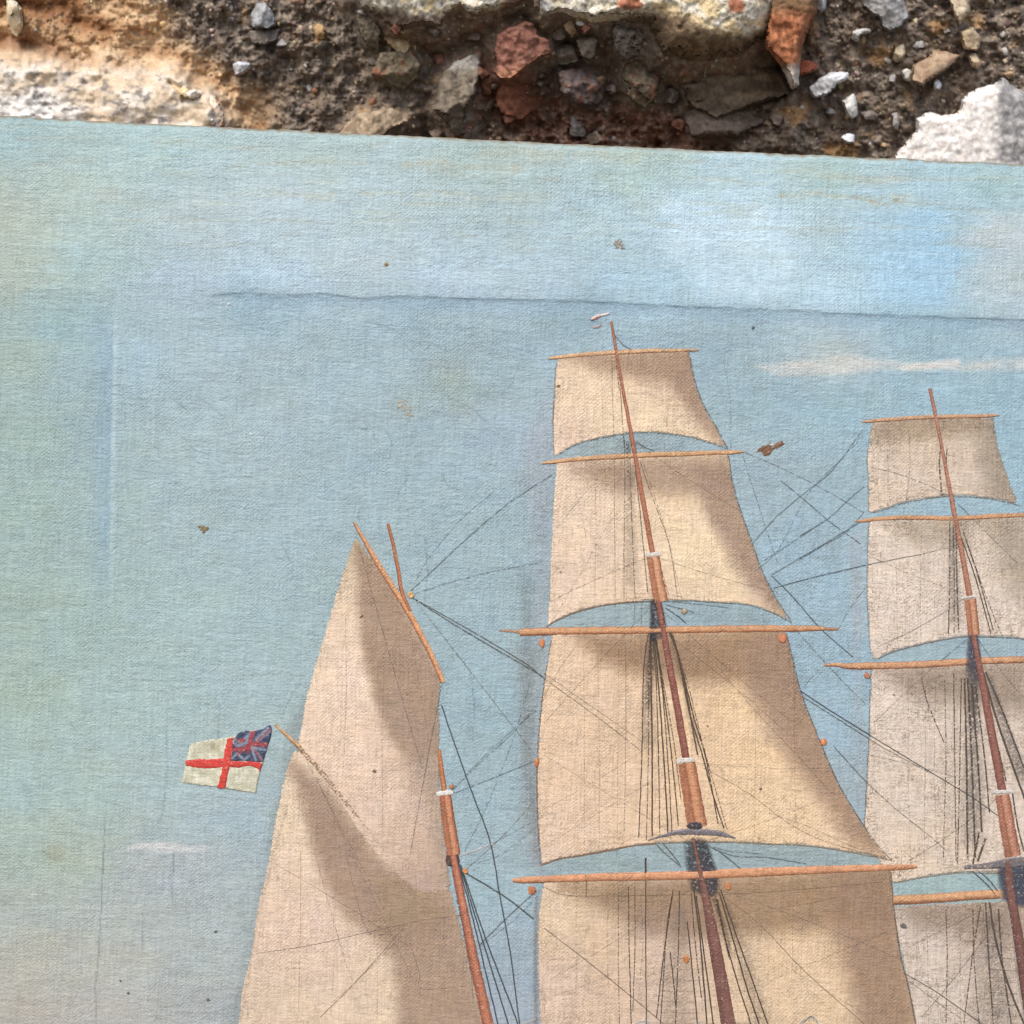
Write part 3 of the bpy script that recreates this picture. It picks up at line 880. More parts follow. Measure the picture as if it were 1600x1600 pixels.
SKY = [(20, 215, (148, 178, 182)), (250, 235, (156, 186, 190)), (480, 235, (160, 184, 186)), (760, 250, (160, 184, 182)), (1000, 270, (158, 186, 184)), (1300, 280, (160, 188, 186)), (1560, 290, (154, 188, 196)),
       (0, 330, (160, 172, 160)), (10, 420, (160, 174, 162)), (110, 300, (160, 181, 176)), (140, 400, (152, 180, 182)), (290, 330, (164, 184, 188)), (430, 320, (168, 190, 200)), (600, 330, (164, 186, 192)),
       (760, 330, (158, 182, 188)), (930, 330, (160, 188, 198)), (1080, 345, (176, 204, 226)), (1180, 350, (178, 206, 224)), (1300, 350, (164, 190, 202)), (1400, 330, (160, 190, 206)), (1470, 390, (148, 188, 224)),
       (1440, 350, (154, 188, 216)), (1560, 370, (178, 190, 194)), (1570, 440, (172, 188, 194)), (300, 440, (162, 184, 204)), (450, 440, (172, 196, 220)), (560, 420, (168, 188, 198)), (700, 440, (170, 192, 214)),
       (850, 440, (162, 186, 204)), (1000, 450, (160, 190, 216)), (1150, 460, (172, 202, 226)), (1300, 460, (172, 200, 222)), (1420, 460, (156, 192, 224)),
       (400, 475, (140, 172, 192)), (650, 480, (144, 172, 190)), (900, 490, (140, 168, 186)), (1150, 500, (142, 168, 182)), (1450, 510, (146, 176, 194)),
       (100, 510, (144, 178, 184)), (30, 560, (156, 178, 170)), (150, 580, (144, 174, 184)), (215, 560, (158, 186, 206)), (300, 560, (160, 184, 196)), (420, 600, (158, 182, 190)), (560, 560, (154, 180, 194)),
       (700, 560, (150, 176, 190)), (720, 600, (150, 174, 176)), (820, 560, (152, 178, 194)), (60, 680, (152, 178, 172)), (140, 690, (146, 174, 182)), (260, 680, (160, 184, 190)), (400, 700, (158, 182, 190)),
       (560, 700, (152, 178, 190)), (700, 720, (150, 176, 190)), (800, 680, (156, 178, 198)), (50, 800, (152, 178, 172)), (140, 820, (152, 178, 180)), (280, 830, (158, 182, 188)), (420, 830, (156, 182, 192)),
       (740, 850, (152, 178, 188)), (40, 950, (154, 178, 170)), (130, 970, (156, 182, 178)), (300, 960, (158, 184, 188)), (420, 960, (156, 182, 188)), (740, 1000, (152, 178, 190)), (780, 1100, (150, 178, 190)),
       (40, 1080, (158, 182, 172)), (200, 1100, (162, 188, 188)), (380, 1060, (160, 184, 190)), (30, 1230, (160, 186, 184)), (150, 1230, (162, 186, 182)), (250, 1230, (164, 186, 190)), (360, 1290, (162, 184, 194)),
       (740, 1250, (152, 178, 190)), (800, 1300, (154, 178, 188)), (60, 1330, (164, 184, 174)), (120, 1340, (168, 182, 168)), (250, 1360, (166, 178, 180)), (340, 1360, (168, 182, 188)), (60, 1420, (168, 178, 174)),
       (160, 1430, (172, 181, 178)), (300, 1430, (170, 181, 184)), (60, 1500, (182, 180, 168)), (180, 1500, (180, 182, 174)), (320, 1500, (170, 180, 180)), (50, 1580, (178, 172, 164)), (180, 1580, (178, 176, 172)),
       (320, 1570, (168, 173, 175)), (760, 1400, (154, 180, 192)), (800, 1480, (156, 174, 192)), (800, 1580, (160, 172, 190)),
       (1100, 560, (146, 172, 188)), (1200, 620, (148, 176, 190)), (1300, 560, (170, 186, 188)), (1300, 640, (148, 180, 200)), (1450, 590, (152, 184, 204)), (1570, 640, (150, 182, 204)), (1200, 740, (154, 176, 189)),
       (1300, 760, (152, 178, 194)), (1270, 880, (152, 179, 200)), (1280, 950, (156, 184, 207)), (1310, 1050, (152, 180, 203)), (1300, 1120, (156, 182, 203)), (1335, 1230, (158, 176, 190)), (1590, 720, (150, 182, 204)),
       (950, 700, (150, 168, 174)), (950, 970, (150, 170, 177)), (1130, 965, (148, 170, 180)), (950, 1350, (150, 170, 175)), (1250, 1345, (150, 168, 173)), (1450, 1025, (152, 175, 187)), (1450, 1390, (156, 180, 182)),
       (400, 1750, (168, 176, 180)), (1200, 1900, (160, 172, 172)), (2200, 600, (152, 184, 204)), (2200, 300, (160, 186, 200)), (2300, 1200, (164, 182, 194)), (2300, 1800, (168, 174, 174)), (400, 2200, (96, 116, 112)), (1300, 2200, (92, 112, 108)), (2300, 2200, (96, 116, 112))]


def sky_colour(x, y):
    jx = x + 26 * perlin(x / 90, y / 24, 21) + 8 * perlin(x / 20, y / 8, 22)
    jy = y + 9 * perlin(x / 60, y / 30, 23)
    c = idw(SKY, jx, jy, 3.0, 1.6)
    lil = np.clip(c[:, 2] - c[:, 1] - 10, 0, 40)
    c = c + lil[:, None] * np.array([-0.14, 0.08, -0.28]) + np.array([0.5, 0.8, -2.5])
    # blue patch with a hard right border, top right
    m = sstep(-4, 10, sdist([(1290, 330), (1478, 326), (1486, 345), (1498, 385), (1500, 420), (1470, 480), (1230, 470), (1330, 430)], x + 0.3 * (jx - x), y))
    m *= sstep(1270, 1470, x)
    c = blend(c, m, (148, 190, 220), 0.5)
    m = sstep(-30, 20, sdist([(1040, 335), (1230, 330), (1250, 380), (1220, 470), (1130, 470), (1060, 400)], jx, jy))
    c = blend(c, m, (190, 214, 226), 0.45)
    # painted cloud streaks
    m = sstep(-6, 7, sdist([(1180, 572), (1260, 562), (1340, 556), (1420, 566), (1500, 566), (1620, 556), (1620, 580), (1520, 578), (1450, 580), (1380, 578), (1300, 585), (1220, 588)], jx * 0.15 + x * 0.85, 0.3 * jy + 0.7 * y))
    m2 = 0.75 + 0.5 * fbm(x / 50, y / 14, 24, 3)
    c = blend(c, m * m2, (210, 207, 198), 0.9)
    m = sstep(-4, 5, sdist([(1400, 572), (1440, 566), (1500, 560), (1500, 572), (1450, 578), (1410, 579)], x, y))
    c = blend(c, m, (222, 216, 204), 0.7)
    m = sstep(-6, 7, sdist([(200, 1324), (225, 1318), (250, 1317), (290, 1321), (330, 1324), (300, 1332), (240, 1330)], jx * 0.2 + x * 0.8, y))
    c = blend(c, m, (212, 210, 204), 0.95)
    c = blend(c, sstep(-2, 3, sdist([(180, 1331), (215, 1321), (250, 1316), (285, 1320), (250, 1322), (205, 1327)], x, y)), (222, 218, 210), 0.8)
    m = sstep(-30, 20, sdist([(180, 1335), (230, 1326), (330, 1332), (350, 1360), (300, 1400), (190, 1400)], jx, jy))
    c = blend(c, m, (171, 177, 182), 0.35)
    # warm yellowed varnish streaks near the top
    for line, w, k in (([(640, 252), (760, 262), (820, 268)], 5, 0.45), ([(1270, 303), (1340, 312), (1370, 316)], 4, 0.6), ([(560, 300), (700, 306), (810, 316)], 4, 0.35),
                       ([(760, 238), (900, 240), (1000, 250)], 12, 0.4), ([(1400, 312), (1480, 318)], 4, 0.4), ([(1290, 275), (1420, 285)], 6, 0.35), ([(430, 300), (510, 304)], 5, 0.3)):
        c = blend(c, np.exp(-(ldist(line, jx, jy) / w) ** 2) * (0.7 + 0.6 * perlin(x / 14, y / 6, 25)), (182, 172, 140), k)
    for (sx, sy, r, k) in ((604, 413, 4, 0.8), (1222, 305, 4, 0.5), (1400, 313, 5, 0.6), (632, 640, 24, 0.10), (88, 1332, 14, 0.25), (700, 580, 30, 0.16), (720, 640, 26, 0.10)):
        c = blend(c, np.exp(-((x - sx) ** 2 + (y - sy) ** 2) / r ** 2), (160, 140, 98), k)
    # grey-violet scumble along the sails
    for poly, bl, col, k in (([(815, 700), (862, 600), (866, 720), (858, 960), (830, 1290), (842, 1360), (824, 1340), (815, 1150), (838, 900)], 14, (160, 168, 178), 0.6),
                             ([(800, 1010), (850, 1010), (840, 1150), (838, 1340), (818, 1300), (815, 1130)], 14, (148, 158, 156), 0.55),
                             ([(834, 1200), (842, 1200), (846, 1360), (830, 1330)], 8, (134, 132, 134), 0.6),
                             ([(1325, 840), (1356, 820), (1354, 1000), (1335, 1000)], 8, (168, 182, 190), 0.6),
                             ([(836, 1390), (846, 1390), (844, 1610), (834, 1610)], 6, (140, 140, 140), 0.6),
                             ([(455, 1130), (480, 1070), (474, 1160), (450, 1220), (425, 1330), (385, 1500), (372, 1620), (355, 1620), (395, 1440), (430, 1260)], 9, (138, 152, 152), 0.6),
                             ([(1325, 850), (1340, 840), (1352, 1250), (1340, 1250)], 7, (160, 170, 176), 0.4)):
        c = blend(c, sstep(-bl, bl, sdist(poly, jx * 0.15 + x * 0.85, y)), col, k)
    # brush streaks
    st = fbm(x / 120, y / 5, 26, 4, 0.6) * 0.6 + fbm(x / 40, y / 30, 27, 4, 0.55) * 0.7
    br = fbm(x / 220, y / 7, 126, 4, 0.55) * (0.45 + 0.55 * sstep(560, 300, y))
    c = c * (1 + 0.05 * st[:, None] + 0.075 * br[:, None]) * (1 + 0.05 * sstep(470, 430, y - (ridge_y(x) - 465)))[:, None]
    pv = sstep(0.05, 0.4, fbm(x / 110, y / 13, 127, 4, 0.55)) * sstep(470, 300, y)
    c = blend(c, pv, (176, 180, 160), 0.32)
    hue = fbm(x / 60, y / 38, 28, 4)
    c = c + hue[:, None] * np.array([3.0, 0.5, -6.0])
    # lines scratched and cracked in the film, fold shade and highlight put into colour
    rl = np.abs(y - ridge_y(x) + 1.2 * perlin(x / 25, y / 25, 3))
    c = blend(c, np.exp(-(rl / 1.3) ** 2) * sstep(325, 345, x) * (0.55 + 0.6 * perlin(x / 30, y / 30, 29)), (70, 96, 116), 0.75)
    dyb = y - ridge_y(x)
    c = blend(c, sstep(0, 4, dyb) * sstep(30, 8, dyb) * sstep(330, 420, x), (132, 166, 192), 0.35)  # shade of the dip under the ridge put into the colour
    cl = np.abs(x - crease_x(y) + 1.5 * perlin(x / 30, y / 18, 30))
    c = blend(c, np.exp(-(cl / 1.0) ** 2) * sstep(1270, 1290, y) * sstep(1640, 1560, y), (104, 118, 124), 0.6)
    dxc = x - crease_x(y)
    c = blend(c, sstep(-44, -6, dxc) * (dxc < 0) * sstep(480, 540, y) * sstep(1050, 800, y), (134, 168, 186), 0.6)  # shaded left side of the crease, put into the colour
    c = blend(c, np.exp(-((dxc - 3) / 3.5) ** 2) * sstep(480, 520, y) * sstep(1020, 800, y), (186, 210, 220), 0.5)  # highlight along the crease's right edge, put into the colour
    for line in ([(588, 506), (605, 510), (620, 518), (630, 526)], [(630, 535), (650, 533), (672, 535), (690, 545), (700, 550)], [(632, 538), (648, 555)], [(268, 623), (282, 632), (292, 642)], [(310, 622), (328, 632), (345, 650)], [(275, 674), (292, 688)],
                 [(298, 700), (328, 712)], [(445, 1110), (455, 1085), (470, 1068)], [(246, 1285), (255, 1270), (262, 1200), (260, 1150), (262, 1090)], [(338, 1210), (342, 1130), (343, 1100)], [(560, 800), (558, 850)], [(624, 800), (622, 770), (640, 740)], [(300, 1072), (250, 1080)],
                 [(268, 1410), (272, 1330)], [(222, 1490), (224, 1420)], [(665, 840), (668, 900), (664, 940)], [(735, 1050), (742, 1100), (738, 1160)], [(440, 850), (455, 880)], [(690, 740), (700, 760), (730, 770)],
                 [(660, 800), (700, 806), (745, 800)], [(560, 670), (600, 668), (612, 690), (608, 720)], [(700, 620), (740, 640), (760, 660)], [(780, 620), (800, 600), (815, 560)], [(480, 540), (530, 546)]):
        d = ldist(line, x + 1.5 * perlin(x / 9, y / 9, 36), y)
        c = blend(c, np.exp(-(d / 0.9) ** 2) * (0.75 + 0.5 * perlin(x / 15, y / 15, 37)), (104, 124, 134), 0.65)
    return c


def sky_grime(x, y):
    g = 0.30 + 0.5 * np.exp(-((x - 650) / 400) ** 2 - ((y - 480) / 60) ** 2)
    g = g + 0.4 * sstep(-40, 20, sdist([(640, 210), (1050, 230), (1050, 330), (660, 330)], x, y))
    g = g + 0.9 * sstep(-22, 10, sdist([(800, 720), (866, 690), (858, 970), (848, 1060), (842, 1360), (810, 1330), (812, 1000), (836, 880)], x, y))
    g = g + 0.5 * sstep(-30, 20, sdist([(900, 640), (1360, 830), (1360, 1300), (1200, 1000)], x, y))
    g = g + 0.5 * sstep(-8, 6, sdist([(870, 712), (1130, 700), (1000, 676)], x, y)) + 0.4 * sstep(-8, 6, sdist([(850, 1360), (1390, 1350), (1100, 1318)], x, y))
    g = g + 0.5 * sstep(-20, 10, sdist([(430, 1140), (500, 960), (560, 830), (470, 1170), (372, 1600), (350, 1600)], x, y))
    return np.clip(g, 0, 1.4)


# canvas front: fine in the view, coarse beyond; the edges turn back round the stretcher
fx = np.concatenate([np.linspace(-87, -30, 24, endpoint=False), np.linspace(-30, 1640, 760, endpoint=False), np.linspace(1640, 2750, 130)])
tv = np.concatenate([np.linspace(0, 1460, 660, endpoint=False), np.linspace(1460, 2050, 70)])
CX, CT = np.meshgrid(fx, tv)
CY = top_y(CX) + CT + (1.6 * perlin(CX / 60, 0 * CX, 40) + 0.9 * perlin(CX / 13, 0 * CX, 42)) * np.exp(-CT / 25)
cx_, cy_ = CX.ravel(), CY.ravel()
edge = np.minimum.reduce([CT.ravel(), cx_ + 87, 2750 - cx_, 2050 - CT.ravel()])
rnd = -0.9e-3 * np.clip(1 - edge / 9.0, 0, 1) ** 2
cz = relief(cx_, cy_) * sstep(0, 30, edge) + rnd + 0.06e-3 * perlin(cx_ / 18, cy_ / 10, 38) * sstep(40, 10, CT.ravel())
cP = loc_pt(cx_, cy_, cz)
nx, ny = len(fx), len(tv)
ccol = sky_colour(cx_, cy_)
worn = sstep(4.0, 0.5, edge + 2.5 * perlin(cx_ / 13, cy_ / 13, 39))
ccol = blend(ccol, worn, (150, 122, 88), 0.7)
V = cP; C = ccol; Gm = sky_grime(cx_, cy_)
Fc = grid_faces(nx, ny, True)
# turned-over edge
idx = np.arange(nx * ny).reshape(ny, nx)
loop = np.concatenate([idx[0, :], idx[1:, -1], idx[-1, -2::-1], idx[-2:0:-1, 0]])
rings = []
for depth in (0.004, 0.018):
    q = V[loop].copy(); q[:, 1] = depth
    rings.append(len(V) if not rings else rings[-1] + len(loop))
    V = np.vstack([V, q])
    C = np.vstack([C, np.tile([(168, 146, 112)], (len(loop), 1)) * (1 + 0.1 * perlin(np.arange(len(loop)) / 9, np.zeros(len(loop)), 3))[:, None]])
    Gm = np.concatenate([Gm, np.full(len(loop), 0.8)])
ln = len(loop)
i0 = loop; r1 = rings[0] + np.arange(ln); r2 = rings[1] + np.arange(ln)
for a, b_ in ((i0, r1), (r1, r2)):
    Fc = np.vstack([Fc, np.stack([a, np.roll(a, -1), np.roll(b_, -1), b_], 1)])
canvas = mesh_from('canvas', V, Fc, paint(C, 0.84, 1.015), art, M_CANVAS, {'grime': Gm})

# stretcher bars behind the cloth
sw = NB('stretcher_pine')
stc = sw.n('ShaderNodeTexCoord')
sg = sw.noise(sw.mapping(stc.outputs['Object'], (8, 60, 60)), 3.0, 5)
srp = sw.n('ShaderNodeValToRGB'); sw.t.links.new(sg, srp.inputs[0])
srp.color_ramp.elements[0].color = (0.22, 0.14, 0.08, 1); srp.color_ramp.elements[1].color = (0.42, 0.30, 0.18, 1)
sw.t.links.new(srp.outputs[0], sw.bsdf.inputs['Base Color'])


def bar(poly):
    P0 = loc_pt(np.array([p[0] for p in poly]), np.array([p[1] for p in poly]))
    V = []
    for y in (0.0022, 0.0175):
        for p in P0:
            V.append((p[0], y, p[2]))
    mesh_from('stretcher_bar', V, [(0, 1, 2, 3), (7, 6, 5, 4), (0, 4, 5, 1), (1, 5, 6, 2), (2, 6, 7, 3), (3, 7, 4, 0)], None, art, sw.m, smooth=False)


bar([(-80, 183), (2742, 310), (2480, 540), (178, 440)])
bar([(-80, 190), (175, 448), (150, 1960), (-80, 2215)])
bar([(2742, 320), (2742, 2335), (2480, 2090), (2480, 548)])
bar([(-80, 2222), (155, 1968), (2475, 2098), (2740, 2343)])


# ---------------- paint layers
def catmull(P, step):
    P = np.asarray(P, float)
    if len(P) == 2:
        n = max(2, int(np.hypot(*(P[1] - P[0])) / step) + 1)
        return P[0] + (P[1] - P[0]) * np.linspace(0, 1, n)[:, None]
    E = np.vstack([2 * P[0] - P[1], P, 2 * P[-1] - P[-2]])
    out = []
    for i in range(1, len(E) - 2):
        n = max(2, int(np.hypot(*(E[i + 1] - E[i])[:2]) / step) + 1)
        t = np.linspace(0, 1, n, endpoint=False)[:, None]
        p0, p1, p2, p3 = E[i - 1], E[i], E[i + 1], E[i + 2]
        out.append(0.5 * (2 * p1 + (p2 - p0) * t + (2 * p0 - 5 * p1 + 4 * p2 - p3) * t ** 2 + (3 * p1 - p0 - 3 * p2 + p3) * t ** 3))
    out.append(P[-1:])
    return np.vstack(out)


def patch(name, sides, layer, colfn, mat, step=4.0, jag=0.8, grime=0.6, cov=None, parent=None, seed=1, label=None, bump=0.0, opac=None):
    """a film of paint filling an outline given as smooth sides that meet in corners"""
    B = []
    for s in sides:
        c = catmull(s, step)
        B.append(c[:-1])
    B = np.vstack(B)
    B = B + jag * np.stack([fbm(B[:, 0] / 7, B[:, 1] / 7, seed * 3 + 201, 3), fbm(B[:, 0] / 7, B[:, 1] / 7, seed * 3 + 202, 3)], 1)
    lo, hi = B.min(0), B.max(0)
    gx, gy = np.meshgrid(np.arange(lo[0], hi[0], step), np.arange(lo[1], hi[1], step))
    gx = gx.ravel() + rng.uniform(-.2, .2, gx.size) * step; gy = gy.ravel() + rng.uniform(-.2, .2, gy.size) * step
    sd = sdist(B, gx, gy)
    k = sd > step * 0.55
    pts = np.vstack([B, np.stack([gx[k], gy[k]], 1)])
    nb = len(B)
    r = delaunay_2d_cdt([Vector(p) for p in pts.tolist()], [], [list(range(nb))], 1, 1e-6)
    PV = np.array([[v[0], v[1]] for v in r[0]]); T = np.array([f for f in r[2] if len(f) == 3])
    x, y = PV[:, 0], PV[:, 1]
    sdv = np.maximum(sdist(B, x, y), 0)
    z = relief(x, y) + layer * 1e-3 + bump * 1e-3 * np.clip(sdv / 2.5, 0, 1)
    P = loc_pt(x, y, z)
    # orient towards the viewer
    a, b_, c_ = P[T[:, 0]], P[T[:, 1]], P[T[:, 2]]
    nrm = np.cross(b_ - a, c_ - a)[:, 1]
    T[nrm > 0] = T[nrm > 0][:, ::-1]
    col = colfn(x, y)
    g = grime(x, y, sdv) if callable(grime) else np.full(len(x), grime)
    cv = cov(x, y, sdv) if cov is not None else np.ones(len(x))
    # a skirt gives the film its thickness
    E = np.vstack([T[:, [0, 1]], T[:, [1, 2]], T[:, [2, 0]]])
    key = np.sort(E, 1); key = key[:, 0] * 1000003 + key[:, 1]
    u, inv, ct = np.unique(key, return_inverse=True, return_counts=True)
    be = E[ct[inv] == 1]
    bv = np.unique(be); m = np.full(len(x), -1); m[bv] = len(x) + np.arange(len(bv))
    Q = P[bv].copy(); Q[:, 1] += layer * 1e-3 + 0.03e-3
    P = np.vstack([P, Q])
    F = np.vstack([T, np.stack([be[:, 1], be[:, 0], m[be[:, 0]]], 1), np.stack([be[:, 1], m[be[:, 0]], m[be[:, 1]]], 1)])
    o = mesh_from(name, P, F, paint(np.vstack([col, col[bv]]), 0.98, 1.065), parent or art, mat,
                  {'grime': np.concatenate([g, g[bv]]), 'cov': np.concatenate([cv, cv[bv]]), 'opac': np.concatenate([opac(x, y, sdv), opac(x, y, sdv)[bv]]) if opac else np.ones(len(x) + len(bv))})
    if label:
        o['label'] = label
    return o


def stroke(name, pts, widths, layer, colfn, mat=None, across=7, step=3.0, jag=0.35, cov=1.0, grime=0.4, parent=None, bump=0.05, seed=1, label=None, opac=1.0):
    """a brush stroke: path, width along it, colour as a function of (position along 0..1, across -1..1)"""
    P = catmull(pts, step)
    L = np.concatenate([[0], np.cumsum(np.hypot(*(P[1:] - P[:-1]).T))]); t = L / L[-1]
    w = np.interp(t, np.linspace(0, 1, len(widths)) if not isinstance(widths[0], tuple) else [q[0] for q in widths],
                  widths if not isinstance(widths[0], tuple) else [q[1] for q in widths])
    d = np.gradient(P, axis=0); d /= np.hypot(d[:, 0], d[:, 1])[:, None] + 1e-9
    nrm = np.stack([-d[:, 1], d[:, 0]], 1)
    P = P + nrm * (jag * fbm(L / 22, 0 * L, seed * 5 + 401, 3) * 1.6)[:, None]
    s = np.linspace(-1, 1, across)
    wl = w * (1 + 0.12 * fbm(L / 9, 0 * L + 3, seed * 5 + 402, 3)); wr = w * (1 + 0.12 * fbm(L / 9, 0 * L + 9, seed * 5 + 403, 3))
    off = np.where(s[None] < 0, s[None] * wl[:, None], s[None] * wr[:, None]) * 0.5
    X = P[:, 0][:, None] + nrm[:, 0][:, None] * off; Y = P[:, 1][:, None] + nrm[:, 1][:, None] * off
    x, y = X.ravel(), Y.ravel()
    ss = np.tile(s, len(P)); tt = np.repeat(t, across)
    z = relief(x, y) + layer * 1e-3 + bump * 1e-3 * (1 - ss ** 2)
    z = np.where(np.abs(ss) > 0.999, relief(x, y) + 0.01e-3, z)
    V = loc_pt(x, y, z)
    F = grid_faces(across, len(P))
    a, b_, c_ = V[F[0, 0]], V[F[0, 1]], V[F[0, 2]]
    if np.cross(b_ - a, c_ - a)[1] > 0:
        F = F[:, ::-1]
    col = colfn(tt, ss, x, y)
    cv = cov(tt, ss, x, y) if callable(cov) else np.full(len(x), cov)
    if mat is None:
        cv = cv * (1 - 0.42 * sstep(0.55, 1.0, np.abs(ss)))
    g = np.full(len(x), grime)
    o = mesh_from(name, V, F, paint(col, 0.88, 1.06), parent or art, mat or M_SPAR, {'grime': g, 'cov': cv, 'opac': opac(tt, ss, x, y) if callable(opac) else np.full(len(x), opac)})
    if label:
        o['label'] = label
    return o


def solid(c):
    def f(t, s, x, y):
        k = 1 + 0.10 * fbm(x / 9, y / 9, 88, 3)
        return np.asarray(c, float)[None] * k[:, None]
    return f


def sail_fn(cps, shades, seed):
    def f(x, y):
        jx = x + 4 * perlin(x / 30, y / 30, seed + 1); jy = y + 4 * perlin(x / 30, y / 30, seed + 2)
        c = idw(cps, jx, jy, 3.0, 1.0) + np.array([9.0, 6.0, 8.0])
        for poly, bl, col, k in shades:
            col = np.asarray(col, float) - 8
            m = sstep(-bl * 1.6, bl * 1.1, sdist(poly, jx * 0.6 + x * 0.4, jy * 0.6 + y * 0.4))
            c = blend(c, m, col, k)
        c = c * (1 + 0.035 * fbm(x / 30, y / 30, seed + 3, 4)[:, None] + 0.03 * fbm(x / 4, y / 60, seed + 4, 3)[:, None] + 0.03 * fbm(x / 60, y / 4, seed + 5, 3)[:, None])
        c = c + fbm(x / 40, y / 40, seed + 6, 3)[:, None] * np.array([2, 0, -5.0])
        return c
    return f


CREAM, PALE, WARM = (208, 186, 154), (216, 198, 168), (212, 188, 150)
BRN, BRN2, MAUVE = (160, 134, 110), (150, 124, 98), (166, 142, 126)


def gedge(base, edge_k=0.6, w=14):
    return lambda x, y, sd: base + edge_k * np.exp(-sd / w) + 0.25 * fbm(x / 60, y / 60, 77, 3)


def soft(w):
    return lambda x, y, sd: 0.26 + 0.8 * np.clip(sd / (w * 1.6), 0, 1) ** 0.8


# --- foremast sails (right, furthest)
FC = (204, 190, 170)
sails = []
patch('sail', [[(1362, 659), (1453, 652), (1553, 651)], [(1553, 651), (1561, 699), (1574, 738), (1587, 775), (1596, 791)],
               [(1596, 791), (1574, 785), (1534, 778), (1490, 776), (1464, 777), (1414, 786), (1386, 795), (1364, 802)], [(1364, 802), (1357, 800), (1356, 747), (1355, 712), (1362, 659)]],
      0.07, sail_fn([(1400, 730, (200, 184, 162)), (1520, 720, (194, 178, 156)), (1440, 690, (196, 178, 154)), (1380, 770, (204, 188, 166)), (1560, 770, (178, 164, 144))],
                    [([(1360, 650), (1560, 645), (1560, 672), (1370, 690)], 12, (164, 144, 120), 0.8), ([(1540, 650), (1560, 650), (1600, 790), (1560, 780), (1530, 720)], 14, (160, 146, 128), 0.85)], 500),
      M_SAIL, 4, 0.9, gedge(0.75, 0.6), soft(3), seed=1, label='topmost sail of the foremast')
patch('sail', [[(1357, 812), (1490, 809), (1600, 805), (1660, 803)], [(1660, 803), (1680, 880), (1720, 1024)],
               [(1720, 1024), (1660, 1008), (1600, 999), (1558, 996), (1510, 995), (1473, 1000), (1431, 1009), (1389, 1021), (1372, 1030)], [(1372, 1030), (1360, 1022), (1355, 934), (1355, 878), (1357, 812)]],
      0.07, sail_fn([(1400, 880, (206, 192, 172)), (1420, 960, (208, 194, 176)), (1480, 900, (198, 184, 166)), (1560, 900, (202, 188, 168)), (1580, 970, (204, 190, 172))],
                    [([(1380, 812), (1520, 808), (1510, 850), (1440, 850)], 14, (168, 152, 132), 0.7), ([(1530, 806), (1670, 802), (1680, 960), (1590, 930), (1560, 860)], 18, (160, 146, 126), 0.7)], 510),
      M_SAIL, 4, 0.9, gedge(0.85, 0.5), soft(3), seed=2, label='second sail down on the foremast')
patch('sail', [[(1361, 1039), (1500, 1035), (1720, 1028)], [(1720, 1028), (1760, 1200), (1800, 1380)], [(1800, 1380), (1640, 1368), (1525, 1364), (1487, 1365), (1450, 1370), (1395, 1381)],
               [(1395, 1381), (1370, 1340), (1351, 1290), (1352, 1266), (1355, 1201), (1358, 1145), (1359, 1089), (1361, 1039)]],
      0.07, sail_fn([(1400, 1120, (206, 192, 174)), (1420, 1250, (204, 190, 170)), (1500, 1200, (192, 178, 160)), (1480, 1330, (202, 186, 164)), (1590, 1150, (196, 182, 164)), (1590, 1270, (200, 186, 168)), (1400, 1330, (206, 188, 164))],
                    [([(1375, 1044), (1600, 1036), (1610, 1110), (1500, 1100), (1420, 1085)], 18, (150, 132, 114), 0.75)], 520),
      M_SAIL, 4, 0.9, gedge(0.95, 0.5), soft(3), seed=3, label='third sail down on the foremast')
patch('sail', [[(1394, 1415), (1500, 1410), (1800, 1400)], [(1800, 1400), (1830, 1600), (1850, 1800)], [(1850, 1800), (1650, 1790), (1450, 1800)], [(1450, 1800), (1430, 1600), (1410, 1500), (1394, 1415)]],
      0.07, sail_fn([(1430, 1480, (196, 184, 168)), (1480, 1560, (196, 184, 166)), (1560, 1560, (186, 172, 154)), (1540, 1470, (180, 164, 146))],
                    [([(1400, 1412), (1600, 1404), (1600, 1460), (1430, 1450)], 16, (150, 130, 112), 0.7)], 530),
      M_SAIL, 4, 0.9, gedge(1.05, 0.4), soft(3), seed=4, label='lowest sail of the foremast')

# --- mainmast sails
patch('sail', [[(870, 558), (960, 552), (1077, 547)], [(1077, 547), (1087, 600), (1100, 634), (1116, 662), (1137, 701)],
               [(1137, 701), (1081, 684), (1044, 678), (1000, 676), (947, 683), (903, 694), (875, 709)], [(875, 709), (866, 713), (864, 669), (867, 597), (870, 558)]],
      0.10, sail_fn([(900, 620, (212, 190, 158)), (890, 680, (208, 184, 160)), (950, 650, (216, 194, 158)), (1020, 650, (218, 196, 160)), (1060, 640, (208, 186, 154)), (1040, 600, (190, 164, 136))],
                    [([(880, 555), (1090, 548), (1090, 596), (1000, 588), (930, 574)], 13, (160, 132, 108), 0.85), ([(1055, 550), (1090, 560), (1140, 700), (1100, 668), (1070, 630), (1050, 600)], 11, (164, 136, 114), 0.85)], 540),
      M_SAIL, 3.5, 0.8, gedge(0.45, 0.4), soft(2.5), seed=5, label='topmost sail of the mainmast')
